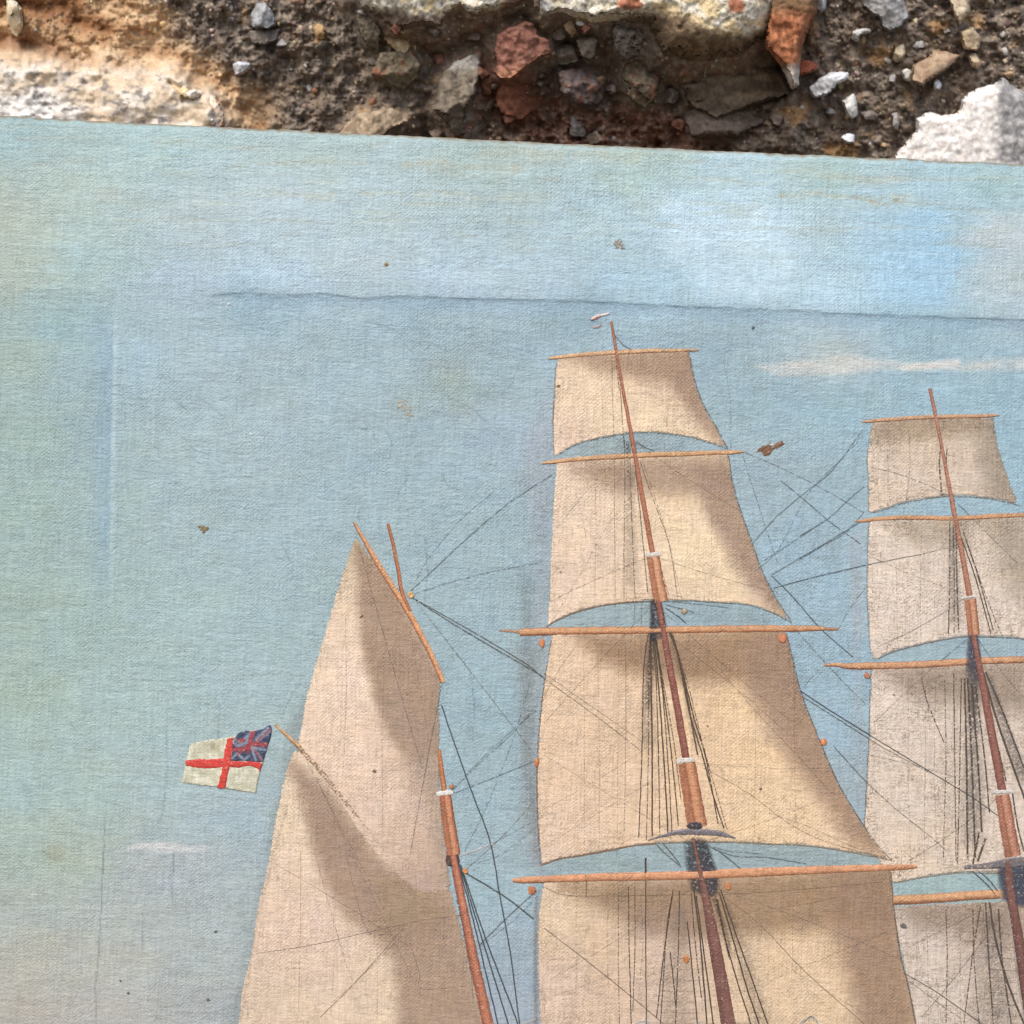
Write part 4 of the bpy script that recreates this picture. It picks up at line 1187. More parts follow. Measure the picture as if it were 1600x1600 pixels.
patch('sail', [[(870, 721), (1000, 713), (1138, 707)], [(1138, 707), (1147, 762), (1159, 803), (1175, 847), (1190, 890), (1206, 922), (1222, 950), (1237, 972)],
               [(1237, 972), (1200, 955), (1166, 945), (1125, 942), (1075, 939), (1031, 939), (987, 941), (944, 946), (906, 955), (875, 967), (855, 979)], [(855, 979), (858, 920), (861, 850), (865, 770), (870, 721)]],
      0.10, sail_fn([(890, 800, (214, 192, 164)), (900, 900, (210, 188, 162)), (960, 850, (206, 184, 156)), (1070, 850, (218, 196, 158)), (1050, 780, (216, 192, 156)), (1130, 910, (216, 194, 158)), (1000, 920, (208, 184, 154)), (1200, 955, (196, 172, 142))],
                    [([(890, 728), (1000, 720), (1140, 712), (1150, 775), (1060, 770), (1010, 765), (960, 765), (920, 745)], 15, (162, 136, 114), 0.8),
                     ([(1100, 730), (1150, 740), (1235, 968), (1200, 940), (1150, 880), (1110, 810), (1095, 770)], 12, (160, 134, 114), 0.85)], 550),
      M_SAIL, 3.5, 0.8, gedge(0.5, 0.45), soft(2.5), seed=6, label='second sail down on the mainmast')
patch('sail', [[(862, 990), (1000, 987), (1229, 984)], [(1229, 984), (1240, 1035), (1254, 1089), (1274, 1140), (1293, 1187), (1313, 1230), (1333, 1264), (1352, 1294), (1375, 1325), (1394, 1345)],
               [(1394, 1345), (1355, 1336), (1325, 1331), (1287, 1325), (1250, 1321), (1200, 1319), (1125, 1316), (1025, 1318), (987, 1322), (950, 1329), (912, 1336), (875, 1342), (846, 1352)],
               [(846, 1352), (841, 1300), (839, 1209), (842, 1147), (850, 1069), (862, 990)]],
      0.11, sail_fn([(880, 1080, (210, 184, 152)), (900, 1180, (208, 182, 150)), (880, 1290, (208, 184, 156)), (960, 1250, (206, 180, 148)), (960, 1120, (204, 178, 146)), (1120, 1120, (210, 182, 142)), (1160, 1200, (214, 186, 146)),
                     (1200, 1280, (216, 190, 150)), (1300, 1310, (210, 184, 148)), (1100, 1220, (208, 180, 144))],
                    [([(905, 995), (1229, 988), (1245, 1060), (1150, 1062), (1070, 1062), (1000, 1050), (940, 1030)], 16, (154, 124, 96), 0.88),
                     ([(1180, 990), (1232, 990), (1395, 1345), (1330, 1310), (1270, 1230), (1210, 1150), (1170, 1070)], 16, (158, 130, 108), 0.85)], 560),
      M_SAIL, 3.5, 0.8, gedge(0.55, 0.5), soft(2.5), seed=7, label='third sail down on the mainmast')
patch('sail', [[(850, 1376), (1100, 1368), (1392, 1357)], [(1392, 1357), (1397, 1420), (1407, 1490), (1420, 1545), (1431, 1600), (1465, 1780)], [(1465, 1780), (1150, 1760), (843, 1790)],
               [(843, 1790), (843, 1600), (840, 1500), (841, 1430), (850, 1376)]],
      0.12, sail_fn([(870, 1430, (206, 184, 152)), (870, 1540, (200, 178, 156)), (930, 1480, (198, 174, 142)), (960, 1560, (196, 172, 144)), (1030, 1560, (188, 168, 146)), (1060, 1470, (190, 168, 146)), (1180, 1500, (202, 178, 144)),
                     (1250, 1500, (206, 180, 144)), (1280, 1570, (206, 182, 146)), (1200, 1580, (204, 180, 146))],
                    [([(880, 1384), (1390, 1362), (1400, 1440), (1320, 1445), (1200, 1455), (1130, 1460), (1020, 1450), (950, 1420)], 16, (150, 122, 94), 0.8),
                     ([(1300, 1366), (1394, 1362), (1432, 1600), (1470, 1780), (1380, 1760), (1345, 1600), (1330, 1520), (1305, 1460)], 20, (154, 126, 104), 0.85),
                     ([(970, 1415), (1080, 1420), (1080, 1470), (990, 1460)], 14, (166, 142, 126), 0.5)], 570),
      M_SAIL, 3.5, 0.8, gedge(0.6, 0.5), soft(2.5), seed=8, label='lowest and largest sail of the mainmast')

# --- mizzen
patch('sail', [[(556, 836), (600, 900), (640, 965), (691, 1062)], [(691, 1062), (688, 1085), (688, 1180), (690, 1260), (700, 1340), (706, 1385)], [(706, 1385), (670, 1402), (612, 1376), (571, 1334), (527, 1272), (487, 1208), (463, 1168)],
               [(463, 1168), (471, 1130), (477, 1092), (492, 1037), (512, 970), (532, 902), (550, 850), (556, 836)]],
      0.08, sail_fn([(535, 930, (206, 184, 154)), (520, 1000, (212, 190, 162)), (500, 1080, (214, 192, 164)), (545, 1060, (218, 196, 172)), (500, 1140, (212, 188, 160)), (560, 1180, (212, 188, 162)), (600, 1250, (208, 184, 160)), (640, 1250, (200, 178, 156)),
                     (620, 1320, (196, 172, 148)), (670, 1260, (188, 164, 140)), (680, 1340, (174, 150, 128)), (660, 1380, (168, 144, 124)), (560, 870, (172, 158, 130))],
                    [([(556, 850), (600, 890), (690, 1062), (688, 1180), (640, 1190), (610, 1150), (590, 1100), (572, 1040), (564, 980), (560, 910)], 8, (158, 132, 110), 0.85),
                     ([(600, 1120), (688, 1100), (688, 1240), (650, 1220)], 26, (166, 142, 124), 0.6), ([(660, 1180), (700, 1180), (706, 1390), (690, 1380)], 12, (160, 144, 126), 0.5)], 580),
      M_SAIL, 3.5, 0.8, gedge(0.4, 0.45), soft(4), seed=9, label='tall pointed sail above the gaff at the stern')
patch('sail', [[(460, 1168), (497, 1196), (537, 1258), (581, 1322), (620, 1362), (660, 1392), (704, 1384)], [(704, 1384), (722, 1450), (737, 1516), (757, 1600), (795, 1770)], [(795, 1770), (560, 1760), (325, 1780)],
               [(325, 1780), (370, 1600), (376, 1553), (391, 1487), (402, 1416), (417, 1353), (429, 1284), (444, 1212), (460, 1168)]],
      0.11, sail_fn([(440, 1290, (210, 190, 160)), (430, 1400, (206, 184, 158)), (470, 1450, (208, 184, 162)), (420, 1550, (200, 180, 154)), (520, 1500, (206, 184, 160)), (560, 1560, (202, 182, 156)), (600, 1560, (204, 184, 154)), (470, 1580, (202, 182, 154))],
                    [([(455, 1195), (500, 1225), (545, 1280), (590, 1345), (625, 1372), (704, 1390), (760, 1600), (800, 1780), (640, 1780), (625, 1600), (618, 1500), (590, 1465), (545, 1430), (515, 1390), (492, 1330), (478, 1260)], 12, (166, 141, 120), 0.88),
                     ([(462, 1200), (500, 1235), (545, 1290), (590, 1350), (640, 1392), (710, 1420), (716, 1470), (640, 1480), (580, 1445), (530, 1400), (500, 1335), (482, 1270)], 14, (162, 136, 116), 0.6),
                     ([(600, 1380), (680, 1400), (680, 1440), (600, 1450)], 22, (158, 136, 106), 0.5)], 590),
      M_SAIL, 3.5, 0.8, gedge(0.5, 0.45), soft(4), seed=10, label='large fore-and-aft sail under the gaff at the stern')

# --- spars
def spar_fn(light, dark, rail=0.0, seed=0):
    L_, D_ = np.asarray(light, float), np.asarray(dark, float)

    def f(t, s, x, y):
        k = sstep(0.05, 0.75, s + 0.25 * fbm(x / 14, y / 14, 610 + seed, 3))[:, None]
        k2 = sstep(-0.65, -1.0, s)[:, None] * rail
        k = np.clip(k + k2, 0, 1)
        c = L_[None] * (1 - k) + D_[None] * k
        return c * (1 + 0.08 * fbm(x / 8, y / 8, 620 + seed, 3)[:, None])
    return f


OR1, OR2 = (206, 146, 98), (150, 88, 52)
tip = lambda w: [(0, w * 0.35), (0.06, w * 0.8), (0.3, w), (0.7, w), (0.94, w * 0.8), (1, w * 0.35)]
stroke('yard', [(856, 560), (905, 555), (960, 551), (1030, 548), (1092, 547)], tip(8), 0.17, spar_fn((206, 160, 114), (150, 102, 66), 0, 1), cov=lambda t, s, x, y: 1.0 - 0.35 * (t > 0.75), seed=1, label='topmost yard of the mainmast')
stroke('yard', [(847, 724), (900, 718), (994, 712), (1080, 709), (1162, 706)], tip(9), 0.17, spar_fn((208, 158, 108), (152, 96, 56), 0.3, 2), seed=2, label='second yard down on the mainmast')
stroke('yard', [(812, 988), (900, 986), (1030, 985), (1160, 983), (1288, 982)], [(0, 12), (0.2, 13), (0.8, 12), (0.97, 9), (1, 6)], 0.18, spar_fn((206, 148, 100), (152, 88, 52), 0.6, 3), seed=3, label='third yard down on the mainmast')
stroke('yard_tip', [(780, 985), (800, 986), (816, 988)], [3, 5, 5], 0.17, solid((176, 136, 104)), cov=0.8, seed=31)
stroke('yard_tip', [(1284, 982), (1300, 983), (1310, 983)], [6, 5, 5], 0.17, solid((170, 122, 84)), cov=0.9, seed=32)
stroke('yard', [(801, 1376), (860, 1374), (950, 1371), (1050, 1369), (1200, 1363), (1300, 1359), (1390, 1356), (1433, 1354)], [(0, 6), (0.03, 11), (0.2, 14), (0.6, 16), (0.9, 12), (0.98, 9), (1, 6)], 0.18, spar_fn((212, 146, 102), (150, 96, 60), 0, 4), seed=4, label='lowest yard of the mainmast')
stroke('yard', [(1346, 659), (1400, 655), (1453, 652), (1539, 650), (1561, 648)], tip(7), 0.14, spar_fn((196, 148, 108), (140, 96, 68), 0, 5), seed=5, label='topmost yard of the foremast')
stroke('yard', [(1336, 815), (1403, 809), (1490, 810), (1567, 806), (1660, 804)], tip(8), 0.14, spar_fn((200, 146, 100), (150, 98, 66), 0.3, 6), seed=6, label='second yard down on the foremast')
stroke('yard', [(1288, 1039), (1312, 1039), (1330, 1041), (1431, 1039), (1515, 1034), (1600, 1031), (1740, 1028)], [(0, 4), (0.05, 7), (0.12, 12), (0.6, 12), (1, 11)], 0.14, spar_fn((204, 148, 104), (142, 86, 56), 0.6, 7), seed=7, label='third yard down on the foremast')
stroke('yard', [(1396, 1407), (1470, 1403), (1547, 1398), (1800, 1388)], [(0, 16), (0.3, 15), (1, 13)], 0.09, spar_fn((210, 154, 106), (140, 88, 58), 0.3, 8), seed=8, label='lowest yard of the foremast')
stroke('gaff', [(430, 1132), (447, 1148), (468, 1167)], [4, 6, 7], 0.17, spar_fn((206, 160, 112), (166, 118, 76), 0, 9), seed=9, label='orange gaff end holding the flag')
stroke('gaff', [(462, 1162), (499, 1203), (540, 1254), (580, 1303), (612, 1346)], [9, 11, 8, 5, 3], 0.15, solid((156, 118, 88)), cov=lambda t, s, x, y: 0.56 - 0.22 * t, seed=10, label='worn brown gaff crossing the stern sails')
stroke('topsail_spar', [(553, 816), (590, 880), (640, 960), (672, 1020), (692, 1066)], [(0, 4), (0.2, 9), (0.6, 10), (1, 9)], 0.17, spar_fn((214, 152, 102), (162, 94, 54), 0, 11), seed=11)
stroke('mast', [(606, 818), (614, 850), (622, 890), (628, 925), (640, 955)], [(0, 5), (0.5, 6), (1, 7)], 0.18, spar_fn((186, 112, 66), (150, 84, 48), 0, 12), seed=12, label='slim topmast tip of the stern mast')

RB1, RB2 = (176, 104, 66), (138, 74, 48)


def mast_fn(a, b_, stripes=0):
    A, B_ = np.asarray(a, float), np.asarray(b_, float)

    def f(t, s, x, y):
        k = sstep(0.1, 0.9, np.abs(s + 0.15))[:, None]
        c = A[None] * (1 - k) + B_[None] * k
        if stripes:
            m = np.maximum(np.exp(-((s + 0.95) / 0.28) ** 2), np.exp(-((s - 0.22) / 0.16) ** 2))
            c = blend(c, m, (146, 82, 50), 0.9)
        return c * (1 + 0.08 * fbm(x / 8, y / 10, 640, 3)[:, None])
    return f


stroke('mast', [(955, 502), (971, 596), (988, 688), (1004, 778), (1020, 866)], [(0, 4), (0.2, 6), (0.5, 7), (0.75, 9), (1, 10)], 0.20, mast_fn((176, 108, 74), (150, 86, 58)), seed=13, cov=0.92, label='slender upper mainmast')
m2 = stroke('mast', [(1020, 868), (1026, 905), (1033, 940)], [22, 23, 25], 0.20, mast_fn((210, 152, 110), (170, 104, 68), 1), across=13, seed=14, label='doubled light section of the mainmast')
stroke('mast', [(1028, 938), (1043, 1022), (1058, 1104), (1072, 1186)], [(0, 11), (0.5, 13), (1, 14)], 0.20, mast_fn((146, 84, 66), (120, 66, 54)), seed=15, label='red-brown middle section of the mainmast')
m4 = stroke('mast', [(1073, 1192), (1080, 1235), (1090, 1292)], [30, 32, 34], 0.20, mast_fn((206, 142, 98), (164, 100, 66), 1), across=13, seed=16, label='widest doubled section of the mainmast')
stroke('mast', [(1083, 1310), (1093, 1358), (1104, 1408), (1122, 1506), (1138, 1600), (1168, 1780)], [(0, 6), (0.1, 8), (0.2, 15), (0.35, 22), (0.6, 26), (1, 32)], 0.20, mast_fn((128, 84, 72), (108, 66, 56)), seed=17, across=9, label='purple-brown lower mainmast')
stroke('mast', [(1453, 607), (1470, 690), (1485, 770), (1500, 848), (1515, 930)], [(0, 6), (0.3, 6), (0.6, 8), (1, 11)], 0.18, mast_fn((180, 120, 92), (156, 98, 74)), cov=0.85, seed=18, label='slender upper foremast')
f2 = stroke('mast', [(1516, 936), (1519, 965), (1522, 992)], [20, 20, 20], 0.18, mast_fn((206, 148, 110), (170, 110, 80), 1), across=11, seed=19, label='doubled light section of the foremast')
stroke('mast', [(1520, 988), (1536, 1072), (1551, 1154), (1566, 1236)], [10, 12, 14, 15, 15], 0.18, mast_fn((150, 92, 76), (124, 72, 62)), seed=20, label='red-brown middle section of the foremast')
f4 = stroke('mast', [(1566, 1242), (1574, 1290), (1583, 1338)], [24, 26, 27], 0.18, mast_fn((196, 136, 108), (160, 100, 78), 1), across=11, seed=21, label='widest doubled section of the foremast')
stroke('mast', [(1574, 1345), (1580, 1400), (1592, 1470), (1606, 1560), (1640, 1780)], [16, 18, 22, 25, 30], 0.18, mast_fn((122, 78, 68), (100, 62, 54)), seed=22, label='purple-brown lower foremast')
stroke('mast', [(686, 1172), (690, 1205), (694, 1236)], [6, 8, 9], 0.20, mast_fn((196, 118, 66), (168, 98, 56)), seed=23, label='orange top of the stern mast')
m6 = stroke('mast', [(695, 1240), (701, 1285), (709, 1336)], [19, 21, 22], 0.20, mast_fn((204, 136, 96), (168, 96, 62), 1), across=11, seed=24, label='doubled section of the stern mast')
stroke('mast', [(708, 1336), (716, 1380), (728, 1440), (742, 1510), (762, 1600), (800, 1770)], [13, 14, 17, 19, 21, 26], 0.20, mast_fn((190, 116, 82), (150, 82, 60)), seed=25, label='lower stern mast')

WHT = (214, 204, 192)
stroke('mast_band', [(1009, 867), (1020, 866), (1032, 865)], [8, 8, 8], 0.27, solid(WHT), step=1.5, parent=m2, seed=40)
stroke('mast_band', [(1057, 1190), (1070, 1188), (1084, 1187)], [9, 10, 9], 0.27, solid(WHT), step=1.5, parent=m4, seed=41)
stroke('mast_band', [(1502, 935), (1512, 933), (1524, 932)], [4, 4, 4], 0.25, solid(WHT), step=1.5, parent=f2, seed=42)
stroke('mast_band', [(1550, 1238), (1565, 1237), (1582, 1237)], [6, 7, 6], 0.25, solid((206, 198, 190)), step=1.5, parent=f4, seed=43)
stroke('mast_band', [(682, 1241), (694, 1239), (708, 1238)], [7, 10, 7], 0.27, solid((226, 222, 214)), step=1.5, parent=m6, seed=44)

# dark hounds and tops
DK = (50, 50, 58)
patch('hounds', [[(1014, 938), (1022, 934), (1034, 938)], [(1034, 938), (1040, 960), (1044, 990)], [(1044, 990), (1036, 1000), (1012, 1004)], [(1012, 1004), (1014, 970), (1014, 938)]], 0.22, lambda x, y: np.tile([DK], (len(x), 1)) * 1.0, M_SPAR, 2.5, 1.4, 0.3, lambda x, y, sd: 0.7 + 0 * x, opac=lambda x, y, sd: (0.45 + 0.55 * np.exp(-((x - 1018) / 7) ** 2)) * np.clip(sd / 5, 0, 1), seed=50)
patch('hounds', [[(1511, 988), (1522, 984), (1530, 990)], [(1530, 990), (1534, 1020), (1538, 1070)], [(1538, 1070), (1520, 1080), (1506, 1070)], [(1506, 1070), (1508, 1030), (1511, 988)]], 0.20, lambda x, y: np.tile([(74, 72, 82)], (len(x), 1)) * 1.0, M_SPAR, 2.5, 1.4, 0.3, lambda x, y, sd: 0.7 + 0 * x, opac=lambda x, y, sd: (0.85 - 0.6 * sstep(1030, 1075, y)) * np.clip(sd / 6, 0, 1), seed=51)
patch('hounds', [[(1066, 1312), (1090, 1306), (1106, 1310)], [(1106, 1310), (1116, 1340), (1126, 1372), (1124, 1398)], [(1124, 1398), (1104, 1404), (1078, 1394)], [(1078, 1394), (1068, 1350), (1066, 1312)]], 0.165, lambda x, y: np.tile([(56, 56, 64)], (len(x), 1)) * 1.0, M_SPAR, 2.5, 1.6, 0.3, lambda x, y, sd: 0.66 + 0 * x, opac=lambda x, y, sd: (0.7 + 0.3 * np.exp(-((x - 1112) / 12) ** 2)) * np.clip(sd / 8, 0, 1), seed=52)
patch('hounds', [[(1556, 1352), (1590, 1346), (1640, 1344)], [(1640, 1344), (1642, 1380), (1640, 1412)], [(1640, 1412), (1600, 1420), (1566, 1408)], [(1566, 1408), (1558, 1380), (1556, 1352)]], 0.165, lambda x, y: np.tile([(64, 68, 82)], (len(x), 1)) * 1.0, M_SPAR, 3, 1.4, 0.3, lambda x, y, sd: 0.8 + 0 * x, opac=lambda x, y, sd: 0.92 * np.clip(sd / 9, 0, 1), seed=53)
patch('hounds', [[(697, 1338), (705, 1331), (716, 1334)], [(716, 1334), (718, 1344), (716, 1352)], [(716, 1352), (708, 1354), (698, 1352)], [(698, 1352), (696, 1345), (697, 1338)]], 0.22, lambda x, y: np.tile([(80, 58, 50)], (len(x), 1)) * 1.0, M_SPAR, 2.0, 1.0, 0.3, lambda x, y, sd: 0 * x + 0.7, seed=54)
tp = stroke('crows_nest', [(1013, 1313), (1036, 1306), (1062, 1300), (1092, 1300), (1122, 1302), (1149, 1310)], [(0, 2), (0.2, 6), (0.42, 12), (0.6, 13), (0.85, 10), (1, 3)], 0.24, lambda t, s, x, y: blend(np.tile([(110, 104, 110)], (len(x), 1)) * 1.0, sstep(0.1, -0.7, s), (150, 142, 144), 0.8), cov=0.72, step=2.0, jag=0.9, seed=55)
patch('mast_cap', [[(1072, 1291), (1079, 1285), (1093, 1285), (1098, 1292)], [(1098, 1292), (1086, 1298), (1072, 1291)]], 0.27, lambda x, y: np.tile([(62, 56, 62)], (len(x), 1)) * 1.0, M_SPAR, 2.0, 0.6, 0.2, parent=tp, seed=56)
patch('crows_nest', [[(1508, 1352), (1540, 1349), (1580, 1341), (1640, 1338)], [(1640, 1338), (1640, 1348), (1570, 1356), (1508, 1358)], [(1508, 1358), (1508, 1352)]], 0.22, lambda x, y: np.tile([(110, 104, 106)], (len(x), 1)) * 1.0, M_SPAR, 2.5, 0.6, 0.3, lambda x, y, sd: 0 * x + 0.66, seed=57)

# --- foot ropes (brown edges of sails)
ROPE = (132, 96, 62)


def rope(pts, w=2.2, c=ROPE, cov=0.72, layer=0.2, seed=1, name='bolt_rope'):
    stroke(name, pts, [w * 0.8, w, w * 0.8], layer, solid(tuple(q + 0.15 * (170 - q) for q in c)), M_SPAR, 3, 3.0, 0.4, cov * 0.85, 0.2, bump=0.02, seed=seed, opac=0.85)


rope([(853, 980), (875, 967), (906, 955), (944, 946), (987, 941), (1031, 940)], 2.6, cov=0.85, seed=2)
rope([(1031, 940), (1075, 939), (1125, 942), (1166, 945), (1200, 955), (1237, 973)], 1.8, (120, 116, 100), 0.7, seed=3)
rope([(875, 709), (903, 694), (947, 683), (1000, 676), (1044, 678), (1081, 684), (1137, 701)], 1.8, (128, 118, 102), 0.62, seed=4)
rope([(846, 1352), (875, 1342), (912, 1336), (950, 1329), (987, 1322), (1025, 1318)], 3.2, (142, 98, 62), 0.9, seed=5)
rope([(1025, 1318), (1125, 1316), (1200, 1319), (1250, 1321), (1287, 1325), (1325, 1331), (1394, 1345)], 2.2, (146, 120, 88), 0.75, seed=6)
rope([(1077, 552), (1087, 600), (1100, 634), (1116, 662), (1137, 701)], 2.6, (140, 98, 66), 0.66, seed=7)
rope([(1138, 712), (1147, 762), (1159, 803), (1175, 847), (1190, 890), (1206, 922), (1222, 950), (1237, 972)], 2.2, (128, 104, 76), 0.68, seed=8)
rope([(1229, 990), (1240, 1035), (1254, 1089), (1274, 1140), (1293, 1187), (1313, 1230), (1333, 1264), (1352, 1294), (1375, 1325), (1394, 1345)], 2.4, (124, 100, 72), 0.72, seed=9)
rope([(1392, 1362), (1397, 1420), (1407, 1490), (1420, 1545), (1431, 1600), (1460, 1750)], 2.6, (134, 92, 56), 0.8, seed=10)
rope([(870, 566), (867, 597), (864, 669), (866, 713)], 2.2, (170, 120, 88), 0.62, seed=11)
rope([(862, 1000), (850, 1069), (842, 1147), (839, 1209), (840, 1272), (844, 1350)], 3.0, (146, 100, 64), 0.62, seed=13)
rope([(1362, 666), (1355, 712), (1356, 747), (1357, 800)], 1.8, (160, 126, 90), 0.6, seed=14)
rope([(1357, 816), (1355, 878), (1355, 934), (1360, 1022)], 2.0, (164, 132, 92), 0.6, seed=15)
rope([(1361, 1046), (1359, 1089), (1358, 1145), (1355, 1201), (1352, 1266), (1351, 1292)], 2.2, (150, 112, 78), 0.65, seed=16)
rope([(1372, 1030), (1389, 1021), (1431, 1009), (1473, 1000), (1510, 995), (1558, 996), (1600, 999), (1700, 1018)], 2.0, (120, 104, 84), 0.8, seed=17)
rope([(1364, 801), (1386, 795), (1414, 786), (1464, 777), (1490, 776), (1534, 778), (1574, 785), (1596, 791)], 1.8, (134, 108, 84), 0.66, seed=18)
rope([(1395, 1380), (1450, 1370), (1487, 1365), (1525, 1364), (1640, 1368)], 2.0, (140, 112, 82), 0.75, seed=19)
rope([(640, 980), (650, 1040), (660, 1100), (670, 1160)], 2.2, (112, 94, 78), 0.5, seed=20)

# --- rigging
LN = (66, 66, 62)
LB = (96, 78, 60)
LG = (92, 98, 98)


def rig(pts, w=1.9, c=LN, cov=0.60, layer=0.23):
    rig.k += 1
    shroud = c in ((68, 62, 56), (72, 64, 56), (62, 58, 54), (72, 68, 64))
    c = tuple(q + (0.0 if shroud else 0.26) * (140 - q) for q in c)
    if shroud:
        c = (c[0] + 12, c[1] + 2, c[2] - 6)
    op = 0.70 + 0.28 * min(1.0, max(0.0, (cov - 0.4) / 0.4))
    if cov < 0.8:
        cov = (0.515 if shroud else 0.49) + (cov - 0.4) * 0.66
    w = w * (1.6 if shroud else 1.05)
    op = min(1.0, op * (1.12 if shroud else 0.82))
    stroke('rigging_line', pts, [w, w * 1.1, w], layer, solid(c), M_LINE, 3, 3.0, 0.4, cov, 0.1, bump=0.02, seed=rig.k + 60, opac=op)


rig.k = 0
# stays and braces over the sky
rig([(640, 931), (700, 970), (760, 1006), (850, 1058)], 1.9, LN, 0.60)
rig([(648, 936), (740, 988), (820, 1036), (850, 1060), (930, 1118), (1000, 1172)], 1.9, (86, 76, 64), 0.60)
rig([(850, 1052), (930, 1108), (1002, 1158)], 1.7, LB, 0.52)
rig([(640, 925), (665, 902), (720, 850), (790, 790), (862, 742)], 1.5, LG, 0.55)
rig([(648, 910), (670, 872), (720, 812), (770, 770)], 1.3, LG, 0.42)
rig([(690, 1102), (706, 1150), (737, 1237), (766, 1316), (781, 1400), (797, 1487), (812, 1600), (830, 1720)], 1.9, (52, 62, 72), 0.8)
rig([(716, 1350), (740, 1440), (778, 1600), (810, 1730)], 2.0, (54, 60, 68), 0.85)
rig([(718, 1350), (748, 1450), (794, 1600), (830, 1730)], 2.0, (54, 60, 68), 0.85)
rig([(720, 1352), (760, 1470), (808, 1597), (850, 1730)], 2.0, (54, 60, 68), 0.85)
rig([(724, 1362), (787, 1400), (834, 1436)], 2.4, (62, 64, 62), 0.70)
rig([(850, 1450), (915, 1500), (980, 1552), (1016, 1582), (1060, 1620)], 2.2, (96, 80, 64), 0.85)
rig([(718, 1338), (745, 1328), (770, 1318)], 3.0, (206, 204, 200), 0.75)
rig([(770, 1318), (810, 1296), (848, 1276)], 1.4, (130, 132, 132), 0.50)
rig([(708, 1240), (760, 1220), (848, 1184)], 1.5, LG, 0.55)
rig([(706, 1236), (750, 1192), (800, 1146), (840, 1100)], 1.4, LG, 0.48)
rig([(726, 1330), (760, 1260), (800, 1160), (830, 1060)], 1.3, LG, 0.42)
rig([(726, 1352), (780, 1336), (840, 1290)], 1.3, (140, 146, 148), 0.45)
rig([(750, 1476), (790, 1436), (838, 1392)], 1.8, (84, 80, 74), 0.62)
rig([(748, 1480), (800, 1440), (840, 1400)], 1.4, LG, 0.45)
rig([(1195, 875), (1234, 850), (1290, 812)], 1.5, LG, 0.55)
rig([(1206, 898), (1250, 872), (1296, 845), (1345, 815)], 1.6, (84, 92, 94), 0.58)
rig([(1209, 919), (1260, 905), (1310, 893), (1358, 882), (1440, 866)], 1.7, (70, 80, 84), 0.66)
rig([(1440, 866), (1500, 850)], 1.4, (120, 104, 84), 0.5)
rig([(1206, 900), (1240, 934), (1282, 982), (1333, 1027)], 1.7, (70, 80, 86), 0.66)
rig([(1251, 1080), (1300, 1112), (1358, 1148), (1440, 1198), (1516, 1244), (1560, 1275)], 2.0, (56, 62, 62), 0.75)
rig([(1256, 1090), (1310, 1124), (1380, 1168), (1450, 1206)], 1.8, (76, 74, 68), 0.60)
rig([(1175, 850), (1215, 806), (1260, 768), (1300, 735), (1348, 672)], 1.5, (92, 100, 102), 0.55)
rig([(1219, 750), (1260, 784), (1300, 818), (1345, 850)], 1.6, (82, 94, 98), 0.58)
rig([(1250, 837), (1292, 812), (1327, 780), (1350, 760)], 1.4, LG, 0.55)
rig([(1170, 900), (1215, 860), (1263, 771), (1316, 716), (1348, 680)], 1.3, LG, 0.42)
rig([(1250, 874), (1290, 850), (1322, 832), (1350, 800)], 1.5, (84, 92, 94), 0.56)
rig([(1302, 1165), (1347, 1215), (1395, 1260), (1445, 1300), (1480, 1330)], 1.6, (96, 88, 76), 0.60)
rig([(1130, 560), (1140, 620), (1142, 700)], 1.1, LG, 0.35)
rig([(957, 520), (975, 540), (990, 548)], 1.4, LG, 0.6)
# over the sails
rig([(1120, 1040), (1180, 1110), (1250, 1185), (1300, 1240)], 1.5, (126, 98, 72), 0.52)
rig([(1100, 1200), (1170, 1240), (1230, 1285), (1282, 1312), (1340, 1330), (1392, 1344)], 1.6, (138, 102, 70), 0.56)
rig([(1200, 1270), (1260, 1290), (1330, 1322), (1390, 1343)], 1.4, (120, 92, 66), 0.48)
rig([(840, 1270), (930, 1220), (1000, 1175), (1050, 1130)], 1.3, (140, 110, 80), 0.45)
rig([(845, 1000), (905, 900), (950, 820), (1000, 760)], 1.4, (130, 94, 66), 0.40)
rig([(905, 880), (915, 840), (900, 770)], 1.4, (130, 94, 66), 0.35)
rig([(1200, 1457), (1260, 1520), (1347, 1597), (1400, 1650)], 1.8, (112, 90, 64), 0.78)
rig([(1130, 1400), (1170, 1430), (1200, 1457)], 1.6, (112, 90, 64), 0.55)
rig([(1415, 1522), (1460, 1548), (1500, 1576), (1530, 1597), (1570, 1630)], 2.0, (76, 70, 62), 0.72)
rig([(1420, 1532), (1470, 1570), (1500, 1590)], 1.6, (96, 88, 76), 0.52)
rig([(400, 1490), (480, 1478), (560, 1460), (640, 1442)], 1.8, (118, 100, 82), 0.58)
rig([(500, 1590), (560, 1530), (630, 1450)], 2.2, (150, 116, 86), 0.60)
rig([(516, 1570), (570, 1520), (628, 1462)], 1.4, (104, 84, 66), 0.45)
rig([(540, 1330), (556, 1400), (575, 1455), (600, 1460), (650, 1440), (720, 1430)], 1.5, (124, 104, 88), 0.48)
rig([(490, 1325), (505, 1380), (530, 1470), (545, 1520), (556, 1540)], 1.5, (134, 110, 92), 0.45)
rig([(640, 1470), (655, 1520), (660, 1545), (735, 1540)], 1.4, (112, 94, 78), 0.50)
rig([(496, 1335), (560, 1310), (580, 1300)], 1.2, (130, 108, 92), 0.42)
rig([(700, 1390), (718, 1460), (735, 1540), (745, 1600)], 1.7, (196, 178, 158), 0.55)
rig([(712, 1400), (730, 1480), (740, 1560)], 1.5, (92, 76, 66), 0.48)
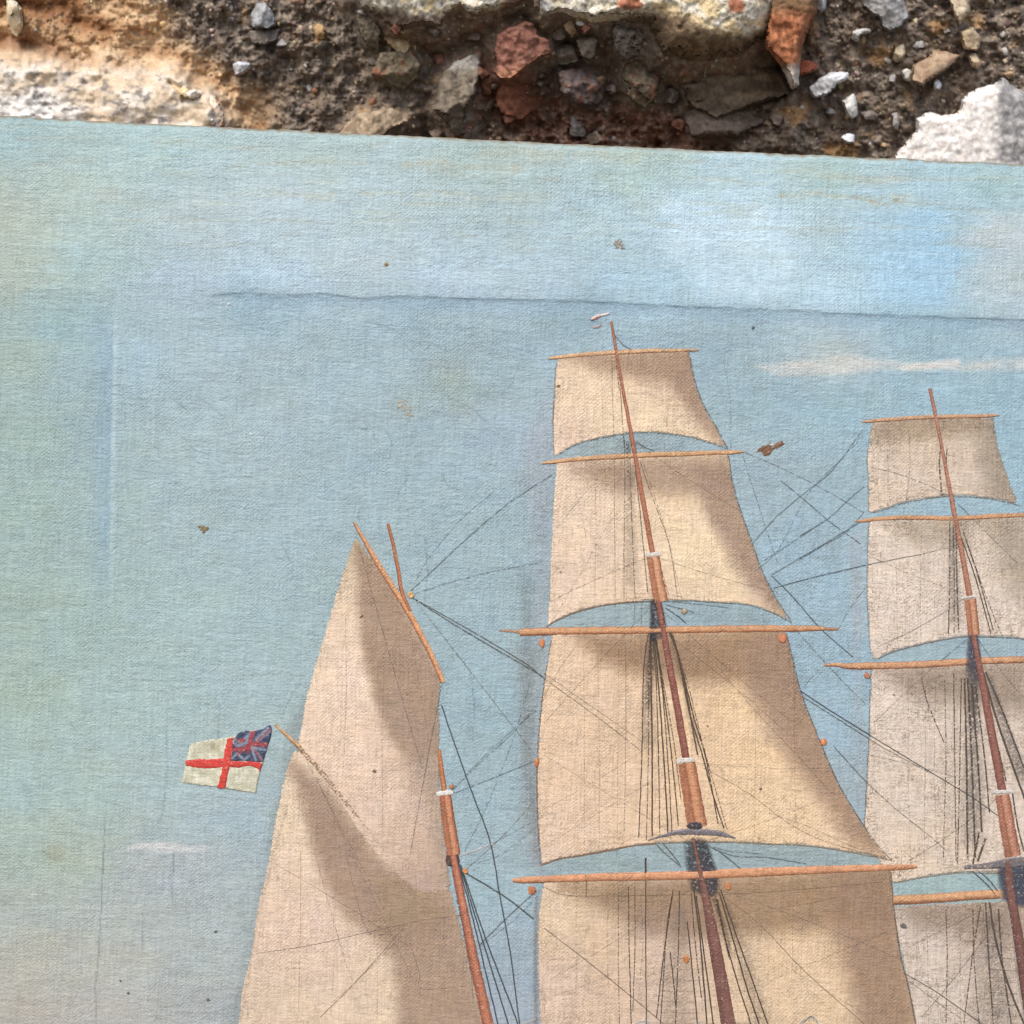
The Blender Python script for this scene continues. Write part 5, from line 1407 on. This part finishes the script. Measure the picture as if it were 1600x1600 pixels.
# upper main shrouds
rig([(956, 556), (957, 620), (959, 681)], 1.6, (104, 84, 70), 0.50)
rig([(969, 600), (972, 650), (976, 700)], 2.0, (84, 66, 56), 0.60)
rig([(963, 570), (968, 610)], 2.0, (90, 72, 60), 0.60)
rig([(960, 715), (960, 800), (961, 880), (961, 950)], 1.5, (110, 92, 76), 0.50)
rig([(976, 700), (976, 780), (975, 860), (975, 935)], 1.8, (92, 76, 64), 0.55)
rig([(984, 700), (986, 780), (989, 860), (992, 935)], 1.8, (84, 70, 60), 0.55)
rig([(990, 700), (996, 760), (1004, 840), (1012, 925)], 2.2, (72, 58, 50), 0.66)
rig([(980, 690), (981, 720), (982, 745)], 4.0, (84, 84, 90), 0.50)
rig([(990, 690), (992, 712), (994, 745)], 4.0, (80, 78, 84), 0.52)
rig([(1000, 720), (1014, 762), (1030, 805), (1047, 856), (1059, 937)], 1.9, (86, 70, 58), 0.58)
rig([(1006, 726), (1024, 780), (1040, 830), (1052, 880), (1066, 938)], 1.6, (96, 80, 66), 0.48)
rig([(994, 690), (1010, 700), (1022, 704)], 1.5, (70, 72, 72), 0.62)
rig([(1028, 870), (1036, 900), (1045, 930)], 2.2, (150, 88, 56), 0.5)
# middle main shrouds
for top, mid, bot, w, cv in (((1014, 985), (1006, 1044), (998, 1309), 1.9, 0.62), ((1016, 985), (1014, 1060), (1010, 1312), 1.6, 0.5), ((1017, 985), (1017, 1044), (1019, 1306), 2.6, 0.72), ((1019, 985), (1025, 1060), (1031, 1308), 1.8, 0.56),
                             ((1021, 985), (1028, 1060), (1044, 1305), 2.4, 0.70), ((1023, 990), (1036, 1090), (1050, 1300), 1.8, 0.6), ((1026, 1000), (1042, 1120), (1060, 1290), 2.0, 0.62), ((1028, 1020), (1048, 1130), (1064, 1250), 1.6, 0.5)):
    rig([top, mid, ((mid[0] + bot[0]) / 2 + 1, (mid[1] + bot[1]) / 2), bot], w, (68, 62, 56), cv)
for pts, w, cv in (([(1044, 985), (1058, 1020), (1078, 1116), (1097, 1178), (1112, 1235), (1131, 1294)], 2.4, 0.66), ([(1046, 985), (1064, 1040), (1084, 1120), (1104, 1190), (1122, 1287)], 2.2, 0.6),
                   ([(1048, 985), (1055, 1006), (1068, 1060), (1081, 1131), (1090, 1180)], 2.6, 0.66), ([(1050, 990), (1075, 1070), (1100, 1170), (1136, 1296)], 1.5, 0.46)):
    rig(pts, w, (72, 64, 56), cv)
rig([(977, 1000), (978, 1100), (977, 1200), (975, 1300)], 1.6, (108, 92, 74), 0.52)
rig([(966, 1005), (966, 1100), (964, 1340)], 1.2, (124, 106, 86), 0.42)
for x0 in (992, 1003, 1022):
    rig([(x0, 940), (x0 - 1, 975)], 1.4, (104, 110, 112), 0.45)
for pts, w, c, op in (([(1021, 975), (1016, 1040), (1010, 1110)], [9, 15, 20], (64, 60, 60), 0.30), ([(1524, 1010), (1522, 1080), (1520, 1150)], [12, 20, 26], (64, 60, 60), 0.26), ([(1112, 1395), (1128, 1440), (1144, 1500)], [10, 12, 14], (60, 56, 56), 0.3), ([(1019, 990), (1014, 1060), (1012, 1180)], [16, 26, 40], (96, 90, 84), 0.22), ([(1046, 990), (1066, 1060), (1092, 1180)], [8, 14, 20], (92, 80, 70), 0.22),
                      ([(985, 725), (984, 800), (986, 930)], [16, 26, 34], (104, 92, 80), 0.20), ([(1066, 1400), (1060, 1500), (1058, 1640)], [30, 60, 90], (104, 96, 88), 0.16),
                      ([(1130, 1400), (1160, 1490), (1196, 1620)], [14, 34, 50], (100, 90, 80), 0.20), ([(1520, 1060), (1520, 1180), (1520, 1340)], [22, 40, 56], (92, 90, 88), 0.28),
                      ([(1544, 1050), (1572, 1140), (1604, 1230)], [10, 22, 34], (88, 86, 84), 0.34), ([(1548, 1420), (1552, 1500), (1556, 1620)], [50, 80, 100], (100, 94, 88), 0.22),
                      ([(1490, 820), (1490, 900), (1494, 985)], [16, 24, 30], (120, 110, 100), 0.25), ([(820, 880), (824, 1000), (822, 1120), (830, 1280)], [26, 34, 30, 20], (118, 122, 116), 0.15),
                      ([(838, 1390), (836, 1480), (838, 1620)], [8, 8, 8], (120, 118, 116), 0.22), ([(452, 1250), (424, 1350), (398, 1460), (376, 1600)], [6, 8, 8, 8], (130, 130, 122), 0.12)):
    stroke('smoky_glaze', pts, w, 0.16, solid(c), M_LINE, 9, 5.0, 0.6, 0.62, 0.1, bump=0.0, seed=int(pts[0][0]), opac=(lambda o_: lambda t, s_, x, y: o_ * 1.25 * np.clip(1.3 - 1.3 * np.abs(s_), 0, 1) * np.clip(t * 12, 0, 1) * np.clip((1 - t) * 8, 0, 1))(op))
# slashes either side of the hounds
rig([(1040, 945), (1060, 950), (1085, 957)], 1.6, (80, 92, 98), 0.6)
rig([(1040, 950), (1058, 962), (1072, 974)], 2.0, (64, 74, 80), 0.66)
rig([(1044, 940), (1090, 944), (1140, 950)], 1.3, (90, 104, 110), 0.5)
rig([(1000, 950), (1010, 948), (1022, 945)], 2.2, (190, 188, 182), 0.62)
rig([(1026, 1320), (1044, 1338), (1064, 1354)], 1.8, (76, 84, 86), 0.64)
rig([(1034, 1316), (1048, 1332), (1062, 1350)], 1.8, (76, 84, 86), 0.64)
rig([(1040, 1312), (1046, 1320), (1054, 1330)], 2.2, (196, 194, 190), 0.62)
rig([(1116, 1326), (1136, 1340), (1158, 1358)], 1.9, (64, 72, 76), 0.66)
rig([(1110, 1324), (1150, 1338), (1200, 1340), (1260, 1350)], 1.6, (76, 84, 88), 0.58)
rig([(1108, 1322), (1140, 1330), (1190, 1334)], 1.4, (90, 98, 100), 0.5)
# lower main shrouds
for pts, w, cv in (([(982, 1385), (983, 1480), (986, 1590), (987, 1700)], 1.8, 0.62), ([(992, 1385), (992, 1480), (989, 1580)], 1.5, 0.52), ([(1009, 1340), (1009, 1480), (1010, 1590), (1010, 1700)], 1.8, 0.74), ([(967, 1385), (966, 1500), (968, 1600)], 1.3, 0.45),
                   ([(1052, 1390), (1046, 1430), (1036, 1500), (1026, 1590)], 2.0, 0.6), ([(1050, 1400), (1042, 1450), (1036, 1540), (1032, 1600)], 1.8, 0.56), ([(1062, 1392), (1060, 1480), (1056, 1590), (1054, 1700)], 1.8, 0.56), ([(1047, 1487), (1052, 1530), (1056, 1575)], 1.8, 0.62),
                   ([(1074, 1440), (1082, 1520), (1089, 1592), (1096, 1700)], 2.2, 0.8), ([(1084, 1390), (1094, 1470), (1104, 1592), (1112, 1700)], 2.6, 0.78), ([(1088, 1400), (1100, 1490), (1114, 1597), (1124, 1700)], 2.4, 0.8), ([(1080, 1395), (1086, 1470), (1096, 1560)], 1.8, 0.55),
                   ([(1121, 1405), (1134, 1470), (1154, 1540), (1172, 1597), (1200, 1700)], 2.3, 0.74), ([(1124, 1395), (1146, 1470), (1166, 1540), (1185, 1597), (1220, 1700)], 2.5, 0.78), ([(1126, 1390), (1150, 1460), (1175, 1530), (1198, 1595), (1236, 1700)], 2.3, 0.76), ([(1118, 1400), (1126, 1440), (1140, 1500)], 1.6, 0.5)):
    rig(pts, w, (62, 58, 54), cv)
for k in range(7):
    y = 1496 + k * 17
    rig([(1036 - k * 2.4, y), (1070, y + 2), (1104 + k * 2, y + 1)], 1.1, (96, 88, 78), 0.46)
    if k > 1:
        rig([(1130 + k * 3, y), (1160 + k * 4, y + 1), (1178 + k * 4, y + 1)], 1.1, (110, 98, 84), 0.42)
# fore shrouds
for pts, w, cv in (([(1470, 690), (1468, 730), (1472, 775)], 2.0, 0.52), ([(1480, 700), (1477, 740)], 1.6, 0.42), ([(1484, 815), (1484, 900), (1482, 990)], 1.6, 0.5), ([(1494, 820), (1495, 900), (1498, 988)], 1.8, 0.52), ([(1489, 815), (1491, 900), (1491, 990)], 1.4, 0.44),
                   ([(1502, 840), (1520, 890), (1532, 930), (1548, 990)], 1.6, 0.6), ([(1508, 840), (1528, 900), (1552, 985)], 1.6, 0.55), ([(1500, 815), (1540, 930), (1566, 994)], 1.3, 0.42),
                   ([(1507, 1060), (1510, 1180), (1512, 1340)], 2.4, 0.62), ([(1512, 1060), (1518, 1180), (1524, 1340)], 2.4, 0.62), ([(1518, 1070), (1528, 1190), (1534, 1300)], 2.4, 0.64), ([(1524, 1070), (1538, 1180), (1546, 1270)], 1.9, 0.58), ([(1502, 1060), (1500, 1180), (1496, 1350)], 1.6, 0.5),
                   ([(1476, 1060), (1478, 1180), (1474, 1340)], 1.3, 0.44), ([(1490, 1050), (1492, 1200), (1494, 1345)], 1.5, 0.5), ([(1440, 1060), (1450, 1100), (1475, 1160)], 1.4, 0.5), ([(1536, 1050), (1556, 1120), (1580, 1190), (1602, 1250)], 2.8, 0.72), ([(1540, 1050), (1566, 1110), (1600, 1200)], 2.2, 0.64),
                   ([(1532, 1060), (1550, 1130), (1572, 1220)], 2.0, 0.58), ([(1582, 1240), (1590, 1290), (1600, 1330)], 2.0, 0.6), ([(1540, 1310), (1528, 1345)], 3.0, 0.6), ([(1530, 1300), (1520, 1350)], 2.4, 0.6),
                   ([(1546, 1410), (1556, 1470), (1576, 1540), (1600, 1600)], 2.6, 0.72), ([(1540, 1410), (1545, 1500), (1552, 1600)], 1.8, 0.58), ([(1532, 1415), (1520, 1490), (1506, 1600)], 1.6, 0.5), ([(1520, 1420), (1522, 1500), (1530, 1600)], 1.5, 0.48), ([(1478, 1420), (1480, 1500), (1478, 1600)], 1.4, 0.45), ([(1560, 1420), (1566, 1500), (1580, 1600)], 1.9, 0.58)):
    rig(pts, w, (72, 68, 64), cv)
rig([(1520, 1362), (1545, 1385), (1556, 1400)], 2.2, (56, 66, 72), 0.7)
rig([(1528, 1360), (1548, 1378), (1560, 1394)], 2.0, (56, 66, 72), 0.66)
rig([(1560, 1395), (1574, 1420), (1584, 1480), (1592, 1540), (1602, 1600)], 4.0, (190, 176, 162), 0.62)
for k in range(7):
    rig([(1540, 1478 + k * 18), (1570, 1480 + k * 18), (1590, 1481 + k * 18)], 1.2, (104, 96, 86), 0.5)
rig([(1200, 1420), (1260, 1412), (1300, 1404)], 1.2, (110, 84, 60), 0.5)
rig([(850, 1386), (880, 1398), (940, 1400), (1070, 1398)], 1.7, (110, 86, 60), 0.62)
rig([(1130, 1398), (1250, 1390), (1380, 1378)], 1.6, (104, 80, 56), 0.56)
rig([(915, 1366), (916, 1384), (916, 1402)], 2.4, (104, 72, 50), 0.9)
# faint criss-cross of running rigging over sails and sky
rr_ = np.random.default_rng(77)
for (x0, y0, x1, y1) in ((1020, 940, 1240, 1130), (1020, 945, 850, 1130), (1034, 985, 1235, 1150), (1085, 1320, 850, 1180), (1085, 1320, 1330, 1230), (1072, 1190, 1300, 1200), (1072, 1190, 838, 1330), (990, 690, 1160, 800), (990, 690, 866, 830), (1020, 868, 1215, 925),
                         (1020, 868, 860, 940), (1093, 1380, 860, 1530), (1093, 1380, 1410, 1500), (1110, 1450, 1360, 1590), (1138, 1560, 1400, 1450), (1000, 1500, 850, 1560), (1522, 990, 1365, 1130), (1522, 990, 1600, 1090), (1566, 1240, 1360, 1180), (1566, 1240, 1420, 1345),
                         (1515, 930, 1362, 870), (1515, 930, 1372, 1010), (1485, 775, 1360, 730), (1485, 775, 1590, 880), (1580, 1400, 1420, 1480), (1580, 1410, 1440, 1590), (700, 1240, 838, 1110), (726, 1360, 836, 1250), (640, 930, 840, 880), (650, 940, 836, 1180), (1162, 706, 1348, 800),
                         (1310, 983, 1352, 920), (1240, 980, 1352, 1100), (1288, 1039, 1250, 1085), (1160, 710, 1215, 880), (900, 1010, 850, 1090), (470, 1170, 600, 1420), (560, 850, 660, 1200), (690, 1070, 640, 1340), (430, 1350, 640, 1480), (500, 1230, 660, 1560)):
    t_ = np.linspace(0, 1, 4)
    q_ = rr_.uniform(-6, 6)
    rig(np.stack([x0 + (x1 - x0) * t_, y0 + (y1 - y0) * t_ + q_ * np.sin(t_ * 3.1)], 1), rr_.uniform(1.1, 1.6), ((128, 104, 80), (110, 96, 80), (100, 98, 92))[int(rr_.integers(0, 3))], rr_.uniform(0.42, 0.54))
for x_, y0, y1 in ((912, 1010, 1330), (934, 1010, 1325), (950, 1400, 1600), (900, 1400, 1590), (1001, 1390, 1560), (1240, 1020, 1300), (1180, 1070, 1310), (1150, 1400, 1590), (1240, 1400, 1590), (940, 580, 690), (1042, 590, 670), (930, 740, 930), (1110, 740, 930), (1400, 830, 1000), (1440, 830, 1000), (1420, 1060, 1360), (1446, 1060, 1360), (1462, 1060, 1360), (1448, 1430, 1600), (1464, 1430, 1600), (1500, 1430, 1600), (1388, 670, 790), (1420, 670, 780), (540, 960, 1200), (600, 1020, 1300), (470, 1330, 1590), (520, 1400, 1590), (590, 1480, 1600)):
    rig([(x_, y0), (x_ + rr_.uniform(-3, 3), (y0 + y1) / 2), (x_ + rr_.uniform(-4, 4), y1)], rr_.uniform(1.0, 1.5), (116, 98, 80), rr_.uniform(0.34, 0.46))
# whitish rope ends along the lower margin
for pts in ([(1250, 1600), (1262, 1592), (1272, 1590), (1278, 1600)], [(986, 1606), (1000, 1597), (1016, 1598)], [(806, 1604), (830, 1596), (838, 1592)], [(1086, 1602), (1096, 1596)]):
    rig(pts, 4.5, (170, 170, 164), 0.8)
rig([(1256, 1598), (1266, 1588), (1272, 1592)], 2.6, (70, 70, 66), 0.8)

# --- orange blocks
def blob(name, x, y, rx, ry, c, layer=0.28, seed=1, cov=1.0, rot=0.0, jag=1.0, label=None, grime=0.1, mat=None, bump=0.04):
    rr = np.random.default_rng(seed)
    n = 9 if jag < 2 else 15
    a = np.linspace(0, 2 * math.pi, n)
    k = 1 + (0.24 if jag < 2 else 0.42) * rr.uniform(-1, 1, n); k[-1] = k[0]
    px_ = k * rx * np.cos(a); py_ = k * ry * np.sin(a)
    q = np.stack([x + px_ * math.cos(rot) - py_ * math.sin(rot), y + px_ * math.sin(rot) + py_ * math.cos(rot)], 1)
    sides = [q] if jag < 2 else [q[i:i + 2] for i in range(n - 1)]
    c = tuple(0.86 * q + 0.14 * g for q, g in zip(c, (150, 140, 126)))
    return patch(name, sides, layer, lambda xx, yy: np.tile([c], (len(xx), 1)) * (1 + 0.25 * fbm(xx / 4, yy / 4, seed, 3))[:, None], mat or M_SPAR, 1.8, min(jag, 1.0), grime,
                 lambda xx, yy, sd: (0 * xx + cov) * np.clip(0.55 + sd / 3, 0, 1), seed=seed, label=label, bump=bump)


for i, (x, y, rx, ry, c) in enumerate(((847, 1004, 5, 7, (206, 122, 66)), (1223, 996, 6, 7, (200, 118, 76)), (839, 1191, 4, 7, (204, 116, 60)), (1287, 1160, 5, 5, (212, 124, 74)), (831, 1390, 6, 7, (196, 112, 60)), (1073, 1499, 5.5, 6.5, (200, 122, 62)),
                                       (1138, 1385, 5, 6, (190, 116, 70)), (1355, 1056, 5, 5, (180, 108, 70)), (641, 929, 6, 5, (218, 166, 110)), (727, 1361, 4, 5, (208, 130, 70)), (706, 1229, 4, 4, (180, 110, 62)), (1069, 955, 5, 4, (176, 150, 116)))):
    blob('pulley_block', x, y, rx, ry, c, seed=700 + i)

# --- ensign
FL = lambda pts: [(250 + a / 5.3333, 1050 + b_ / 5.3333) for a, b_ in pts]


def flag_white(x, y):
    t = sstep(-0.3, 0.4, fbm(x / 12, y / 12, 801, 3))[:, None]
    c = np.array([188, 184, 158.])[None] * (1 - t) + np.array([212, 208, 188.])[None] * t
    c = blend(c, np.exp(-((x - 334) / 10) ** 2 - ((y - 1167) / 9) ** 2), (158, 150, 120), 0.7)
    return c


flag = patch('flag', [FL([(920, 445), (890, 640), (855, 770), (830, 840), (800, 1010)]), FL([(800, 1010), (640, 990), (480, 960), (290, 940), (180, 920)]), FL([(180, 920), (200, 830), (215, 770), (240, 640), (262, 598)]),
                      FL([(262, 598), (400, 565), (530, 550), (620, 530), (720, 490), (850, 480), (920, 445)])], 0.15, flag_white, M_SAIL, 2.0, 1.5, 0.3, lambda x, y, sd: 0.55 + 0.4 * np.clip(sd / 3, 0, 1), seed=60, bump=0.05,
             label='small ensign with a red cross, white field and blue corner')
RED = (204, 62, 52)
redf = lambda x, y: np.tile([RED], (len(x), 1)) * (1 + 0.12 * fbm(x / 5, y / 5, 802, 3))[:, None]
patch('red_cross', [FL([(213, 738), (300, 728), (400, 728), (530, 722)]), FL([(530, 722), (540, 640), (565, 552)]), FL([(565, 552), (612, 548)]), FL([(612, 548), (602, 650), (588, 742)]), FL([(588, 742), (700, 745), (800, 748), (852, 768)]), FL([(852, 768), (835, 832)]),
                    FL([(835, 832), (800, 802), (740, 782), (660, 798), (580, 792)]), FL([(580, 792), (560, 880), (545, 965)]), FL([(545, 965), (510, 972), (475, 968)]), FL([(475, 968), (500, 880), (520, 795)]), FL([(520, 795), (400, 802), (300, 797), (212, 778)]), FL([(212, 778), (213, 738)])],
      0.22, redf, M_SPAR, 1.8, 1.5, 0.3, None, parent=flag, seed=61, bump=0.08)


def canton(x, y):
    X = (x - 250) * 5.3333; Y = (y - 1050) * 5.3333
    c = np.tile([(46, 60, 90)], (len(x), 1)) * (1 + 0.18 * fbm(x / 5, y / 5, 803, 3))[:, None]
    w = 0.0
    for line in ([(620, 560), (700, 600), (640, 620)], [(800, 740), (760, 620), (930, 480)], [(700, 560), (760, 500)], [(600, 720), (640, 680), (690, 720)], [(860, 750), (790, 640)], [(800, 560), (900, 470)], [(780, 630), (890, 650)], [(640, 500), (600, 590), (660, 610), (720, 590), (740, 520)], [(690, 740), (740, 700)]):
        w = np.maximum(w, np.exp(-(ldist(line, X, Y) / 12) ** 2))
    c = blend(c, w, (176, 182, 190), 0.7)
    r = 0.0
    for line, ww in (([(600, 650), (700, 640), (760, 600), (890, 605)], 20), ([(775, 500), (745, 600), (735, 660)], 20), ([(660, 570), (690, 570)], 18), ([(650, 690), (700, 650)], 9), ([(790, 590), (920, 480)], 7), ([(790, 650), (850, 740)], 7)):
        r = np.maximum(r, np.exp(-(ldist(line, X, Y) / ww) ** 4))
    return blend(c, r, (166, 62, 66), 0.9)


patch('blue_corner', [FL([(615, 548), (660, 510), (720, 490)]), FL([(720, 490), (780, 492), (850, 476), (918, 440)]), FL([(918, 440), (932, 480), (915, 560), (890, 640), (858, 752)]), FL([(858, 752), (780, 748), (700, 742), (590, 742)]), FL([(590, 742), (602, 650), (615, 548)])],
      0.21, canton, M_SPAR, 1.5, 1.2, 0.4, None, parent=flag, seed=62, bump=0.08)

# --- pennant at the main truck
stroke('pennant', [(924, 499), (932, 494), (942, 492), (952, 489)], [3, 5, 4, 3], 0.2, solid((222, 206, 196)), cov=0.8, seed=71, step=1.5)
stroke('pennant', [(923, 500), (931, 498), (938, 494)], [2, 3, 2], 0.24, solid((176, 100, 80)), cov=0.75, seed=72, step=1.5)
stroke('pennant', [(926, 512), (934, 511), (940, 507)], [2, 3, 3], 0.2, solid((186, 140, 136)), cov=0.62, seed=73, step=1.5)

# --- losses in the paint film (raw ground showing) and specks
blob('paint_loss', 966, 381, 11, 8, (142, 124, 100), 0.06, 901, 0.55, 0.4, 3.0)
blob('paint_loss', 634, 637, 19, 10, (174, 166, 146), 0.06, 902, 0.50, 0.55, 4.0)
blob('paint_loss', 1196, 702, 13, 8, (112, 72, 46), 0.06, 903, 0.95, -0.3, 3.0)
blob('paint_loss', 1214, 697, 13, 4, (118, 74, 46), 0.07, 904, 0.9, -0.45, 2.4)
blob('paint_loss', 1205, 695, 3, 2.2, (224, 218, 208), 0.1, 905, 1.0, 0, 1.0)
blob('paint_loss', 317, 827, 7, 6, (128, 112, 76), 0.06, 906, 0.8, 0.2, 4.0)
blob('paint_loss', 312, 823, 3, 2, (110, 96, 66), 0.06, 907, 1.0, 0.2, 1.0)
for i, (x, y, rx, ry, c) in enumerate(((337, 1456, 4, 3, (96, 88, 72)), (325, 1562, 4, 3, (104, 96, 80)), (188, 1533, 3, 2, (70, 70, 64)), (200, 1552, 3, 3, (112, 108, 98)), (1177, 512, 4, 3, (84, 92, 96)), (1412, 1447, 6, 8, (96, 90, 84)),
                                       (1188, 1233, 4, 3, (126, 74, 44)), (357, 475, 2.5, 2.5, (244, 244, 240)), (392, 678, 2.5, 2.5, (244, 244, 240)), (1323, 1560, 2, 2, (230, 226, 216)), (881, 1560, 2.5, 2.5, (232, 214, 188)),
                                       (876, 894, 3, 2, (128, 84, 56)), (1106, 1134, 3, 2, (112, 84, 56)), (872, 603, 4, 4, (130, 92, 66)), (565, 963, 5, 2.5, (112, 88, 66)), (604, 413, 4, 4, (140, 112, 78)), (585, 1205, 5, 4, (120, 98, 76)), (1397, 1086, 4, 2, (160, 112, 72)), (1425, 1084, 4, 2, (160, 112, 72)))):
    blob('speck', x, y, rx * 0.7, ry * 0.7, c, 0.2, 950 + i, 1.0, 0.4 * i, 0.6)
